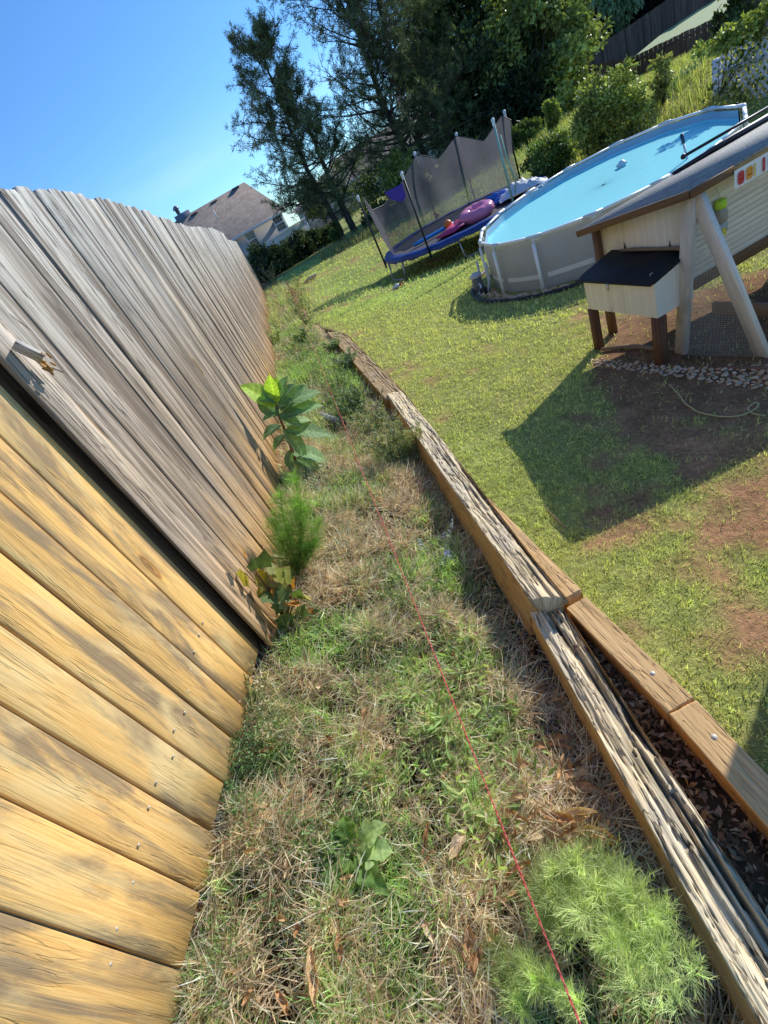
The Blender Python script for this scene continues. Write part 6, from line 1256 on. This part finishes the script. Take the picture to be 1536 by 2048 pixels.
# dead leaves
def dead_leaf(base, az, L, w, colr, curlv, i):
    n, k7 = 9, 5; V = []; d = np.array((math.cos(az), math.sin(az), RS.uniform(-.05, .2))); s = np.array((-math.sin(az), math.cos(az), RS.uniform(-.3, .3))); s = unit(s); nn_ = np.array((0, 0, 1.0)); C = []
    bend = RS.uniform(-.5, .9)
    for a in range(n):
        t_ = a / (n-1); W_ = w * .5 * math.sin(PI * (t_ * .96 + .02)) ** .7; ctr = base + d * L * (t_ - .5) + nn_ * (.012 + bend * L * .35 * (t_ - .5) ** 2 + .004 * math.sin(t_ * 9 + i)) + s * .15 * L * bend * (t_ - .5) ** 2
        for j in range(k7):
            q = (j / (k7-1) - .5) * 2; V.append(ctr + s * W_ * q * math.cos(curlv * abs(q)) + nn_ * W_ * abs(q) * math.sin(curlv * abs(q)) + nn_ * .003 * math.sin(t_ * 17 + q * 3 + i)); C.append(np.array(colr) * (.75 + .3 * RS.rand()) * (1.25 if j == 2 else 1))
    F = np.array([(a*k7+j, a*k7+j+1, (a+1)*k7+j+1, (a+1)*k7+j) for a in range(n-1) for j in range(k7-1)])
    o = np_mesh('dead_leaf', V, F, M_dl, None, np.clip(np.array(C), 0, 1), None, True); return o
M_dl = leafmat('dead_leaf', trans=.2, rough=.65, spec=.25, var=.3, sc=90)
BR = [(.56, .31, .14), (.68, .42, .2), (.46, .23, .10), (.76, .55, .34)]
spots = [(955, 1905, 40, .062, .034, 'large curled brown leaf beside the red line near the bottom', None), (650, 1960, 60, .085, .03, 'long pale folded leaf near the bottom edge of the strip', None), (865, 1690, 30, .07, .018, None, 0), (930, 1700, 10, .075, .03, None, 0), (985, 1690, -20, .06, .025, None, 0), (1020, 1690, 70, .05, .02, None, 0), (1130, 1650, 120, .075, .026, None, 0), (1160, 1640, -50, .09, .028, None, 0), (1175, 1590, -60, .08, .024, None, 0), (1190, 1680, -55, .085, .03, None, 0), (1205, 1710, -60, .07, .026, None, 0), (1150, 1690, -20, .07, .024, None, 0), (1225, 1725, -60, .06, .022, None, 0), (1160, 1560, -40, .06, .025, None, 0), (1120, 1490, -60, .07, .02, None, 0), (1010, 1310, -40, .05, .018, None, 0), (1085, 1385, 0, .03, .018, None, 0), (1040, 1240, -50, .06, .016, None, 0), (920, 1330, 70, .05, .016, None, 0), (1020, 1640, 80, .05, .02, None, 0), (590, 2010, 90, .05, .02, None, 0), (520, 1715, 140, .04, .014, None, 0), (700, 1900, 60, .05, .018, None, 0), (870, 1870, 80, .045, .016, None, 0), (1065, 2000, 20, .05, .022, None, 0), (1180, 1760, -45, .09, .026, None, 0), (1250, 1770, -60, .07, .03, None, 0), (1270, 1800, -60, .06, .026, None, 0), (740, 1440, 30, .04, .015, None, 0), (900, 1560, 10, .045, .016, None, 0), (640, 1600, 60, .04, .014, None, 0), (850, 1610, -40, .04, .014, None, 0), (560, 1280, 0, .04, .02, None, 0)]
for _ in range(34): spots.append((RS.uniform(1040, 1240), RS.uniform(1380, 1800), RS.uniform(-80, 40), RS.uniform(.03, .07), RS.uniform(.012, .024), None, 0))
for _ in range(16): spots.append((RS.uniform(450, 1050), RS.uniform(1300, 2020), RS.uniform(-180, 180), RS.uniform(.025, .05), RS.uniform(.010, .018), None, 0))
for i, (u, v, az, L, w, lab, g_) in enumerate(spots):
    q = hit(u, v)
    if q[0] > tlx(q[1]) - .02: continue
    o = dead_leaf(q + (0, 0, .034), R(az + 28), L * 1.25, w * 1.35, BR[i % 4], RS.uniform(.3, 1.3), i)
    tag(o, lab or 'brown dry fallen leaf lying in the weedy strip', 'dead leaf', None if lab else 'brown dead leaves scattered in the strip')
y = RS.uniform(-.2, 1.12, 1500); x = tlx(y) + .13 + (wall_x(y) - .01 - tlx(y) - .13) * RS.rand(1500); P = np.stack([x, y, gz(x, y) + RS.uniform(.0, .02, 1500)], -1)
y2 = RS.uniform(-.2, 3.0, 2600); x2 = tlx(y2) - .02 - .22 * RS.rand(2600) ** 1.4; P = np.concatenate([P, np.stack([x2, y2, gz(x2, y2) + RS.uniform(.005, .03, 2600)], -1)]); n_ = len(P)
D = unit(RS.normal(size=(n_, 3)) * (1, 1, .35)); L = RS.uniform(.012, .035, n_); V, F, c = leafquads(P, D, unit(RS.normal(size=(n_, 3)) * .5 + (0, 0, 1)), L, L * .4, pick([(.50, .28, .13), (.38, .20, .09), (.62, .42, .22), (.28, .15, .08)], n_), .3)
o = np_mesh('leaf_litter', V, F, M_dl, None, c); tag(o, 'crumbled brown leaf litter along the foot of the timber wall', 'leaf litter', kind='stuff')
# ---------------------------------------------------------------- pebbles
m, nt, b = newmat('pebble'); co = objco(nt); oi = nt.nodes.new('ShaderNodeObjectInfo'); n1 = noise(nt, co, sc=40, detail=5)
c = ramp(nt, oi.outputs['Random'], [(0, (.58, .33, .17)), (.3, (.72, .48, .28)), (.55, (.50, .35, .24)), (.8, (.78, .58, .38)), (1, (.55, .28, .15))]); c = mix(nt, 1, c, ramp(nt, n1, [(.3, (.7, .68, .66)), (.7, (1.15, 1.15, 1.15))]), 'MULTIPLY'); nt.links.new(c, b.inputs['Base Color']); b.inputs['Roughness'].default_value = .6; M_peb = m
protos = []
for k in range(6):
    mb = MB(); V = []; nr, ns2 = 7, 12
    for i in range(nr + 1):
        th = PI * i / nr
        for j in range(ns2):
            ph = 2 * PI * j / ns2; r = 1 + .16 * math.sin(ph * 2 + k) + .10 * math.sin(ph * 3 + th * 2 + k * 2); V.append((r * math.sin(th) * math.cos(ph), r * math.sin(th) * math.sin(ph) * (.62 + .05 * k), .42 * math.cos(th)))
    mb.add(V, [(i*ns2+j, (i+1)*ns2+j, (i+1)*ns2+(j+1) % ns2, i*ns2+(j+1) % ns2) for i in range(nr) for j in range(ns2)]); me = mb.build('pebble', M_peb, smooth=True); protos.append(me)
first_ = [True] * 6
def pebble(x, y, s, grp, lab, k):
    p = protos[k]
    if first_[k]: o = p; first_[k] = False
    else: o = p.copy(); COL.objects.link(o)
    o.location = (x, y, gzf(x, y) + s * .25); o.scale = (s, s, s * RS.uniform(.8, 1.3)); o.rotation_euler = (RS.uniform(-.3, .3), RS.uniform(-.3, .3), RS.uniform(0, 6.28)); tag(o, lab, 'pebble', grp); return o
placed = []
def near_ok(x, y, r): return all((x-a)**2 + (y-b_)**2 > (r+c_)**2 * .7 for a, b_, c_ in placed)
bed = [(1180, 728), (1225, 738), (1290, 748), (1340, 752), (1400, 762), (1460, 772), (1530, 782), (1560, 784)]; bedt = [(1185, 718), (1240, 722), (1310, 730), (1370, 735), (1420, 738), (1470, 735), (1536, 730), (1560, 730)]
cnt = 0
for it in range(2600):
    t_ = RS.rand(); f = RS.rand(); u = np.interp(t_, np.linspace(0, 1, 8), [p[0] for p in bed]); v0 = np.interp(t_, np.linspace(0, 1, 8), [p[1] for p in bed]); v1 = np.interp(t_, np.linspace(0, 1, 8), [p[1] for p in bedt])
    if t_ < .35 and RS.rand() < .7: continue
    q = hit(u, v0 + (v1 - v0) * f); r = RS.uniform(.011, .024)
    if near_ok(q[0], q[1], r): pebble(q[0], q[1], r, 'pebbles in the bed before the coop', 'smooth tan river pebble in the bed before the chicken coop', RS.randint(6)); placed.append((q[0], q[1], r)); cnt += 1
    if cnt > 150: break
cnt = 0; placed = []
for it in range(3000):
    a = R(RS.uniform(135, 262)); x, y, _z = pell(a, PR + RS.uniform(.03, .24), 0); r = RS.uniform(.025, .05)
    if near_ok(x, y, r): pebble(x, y, r, 'stones around the pool foot', 'small rough stone in the ring around the foot of the pool', RS.randint(6)); placed.append((x, y, r)); cnt += 1
    if cnt > 120: break
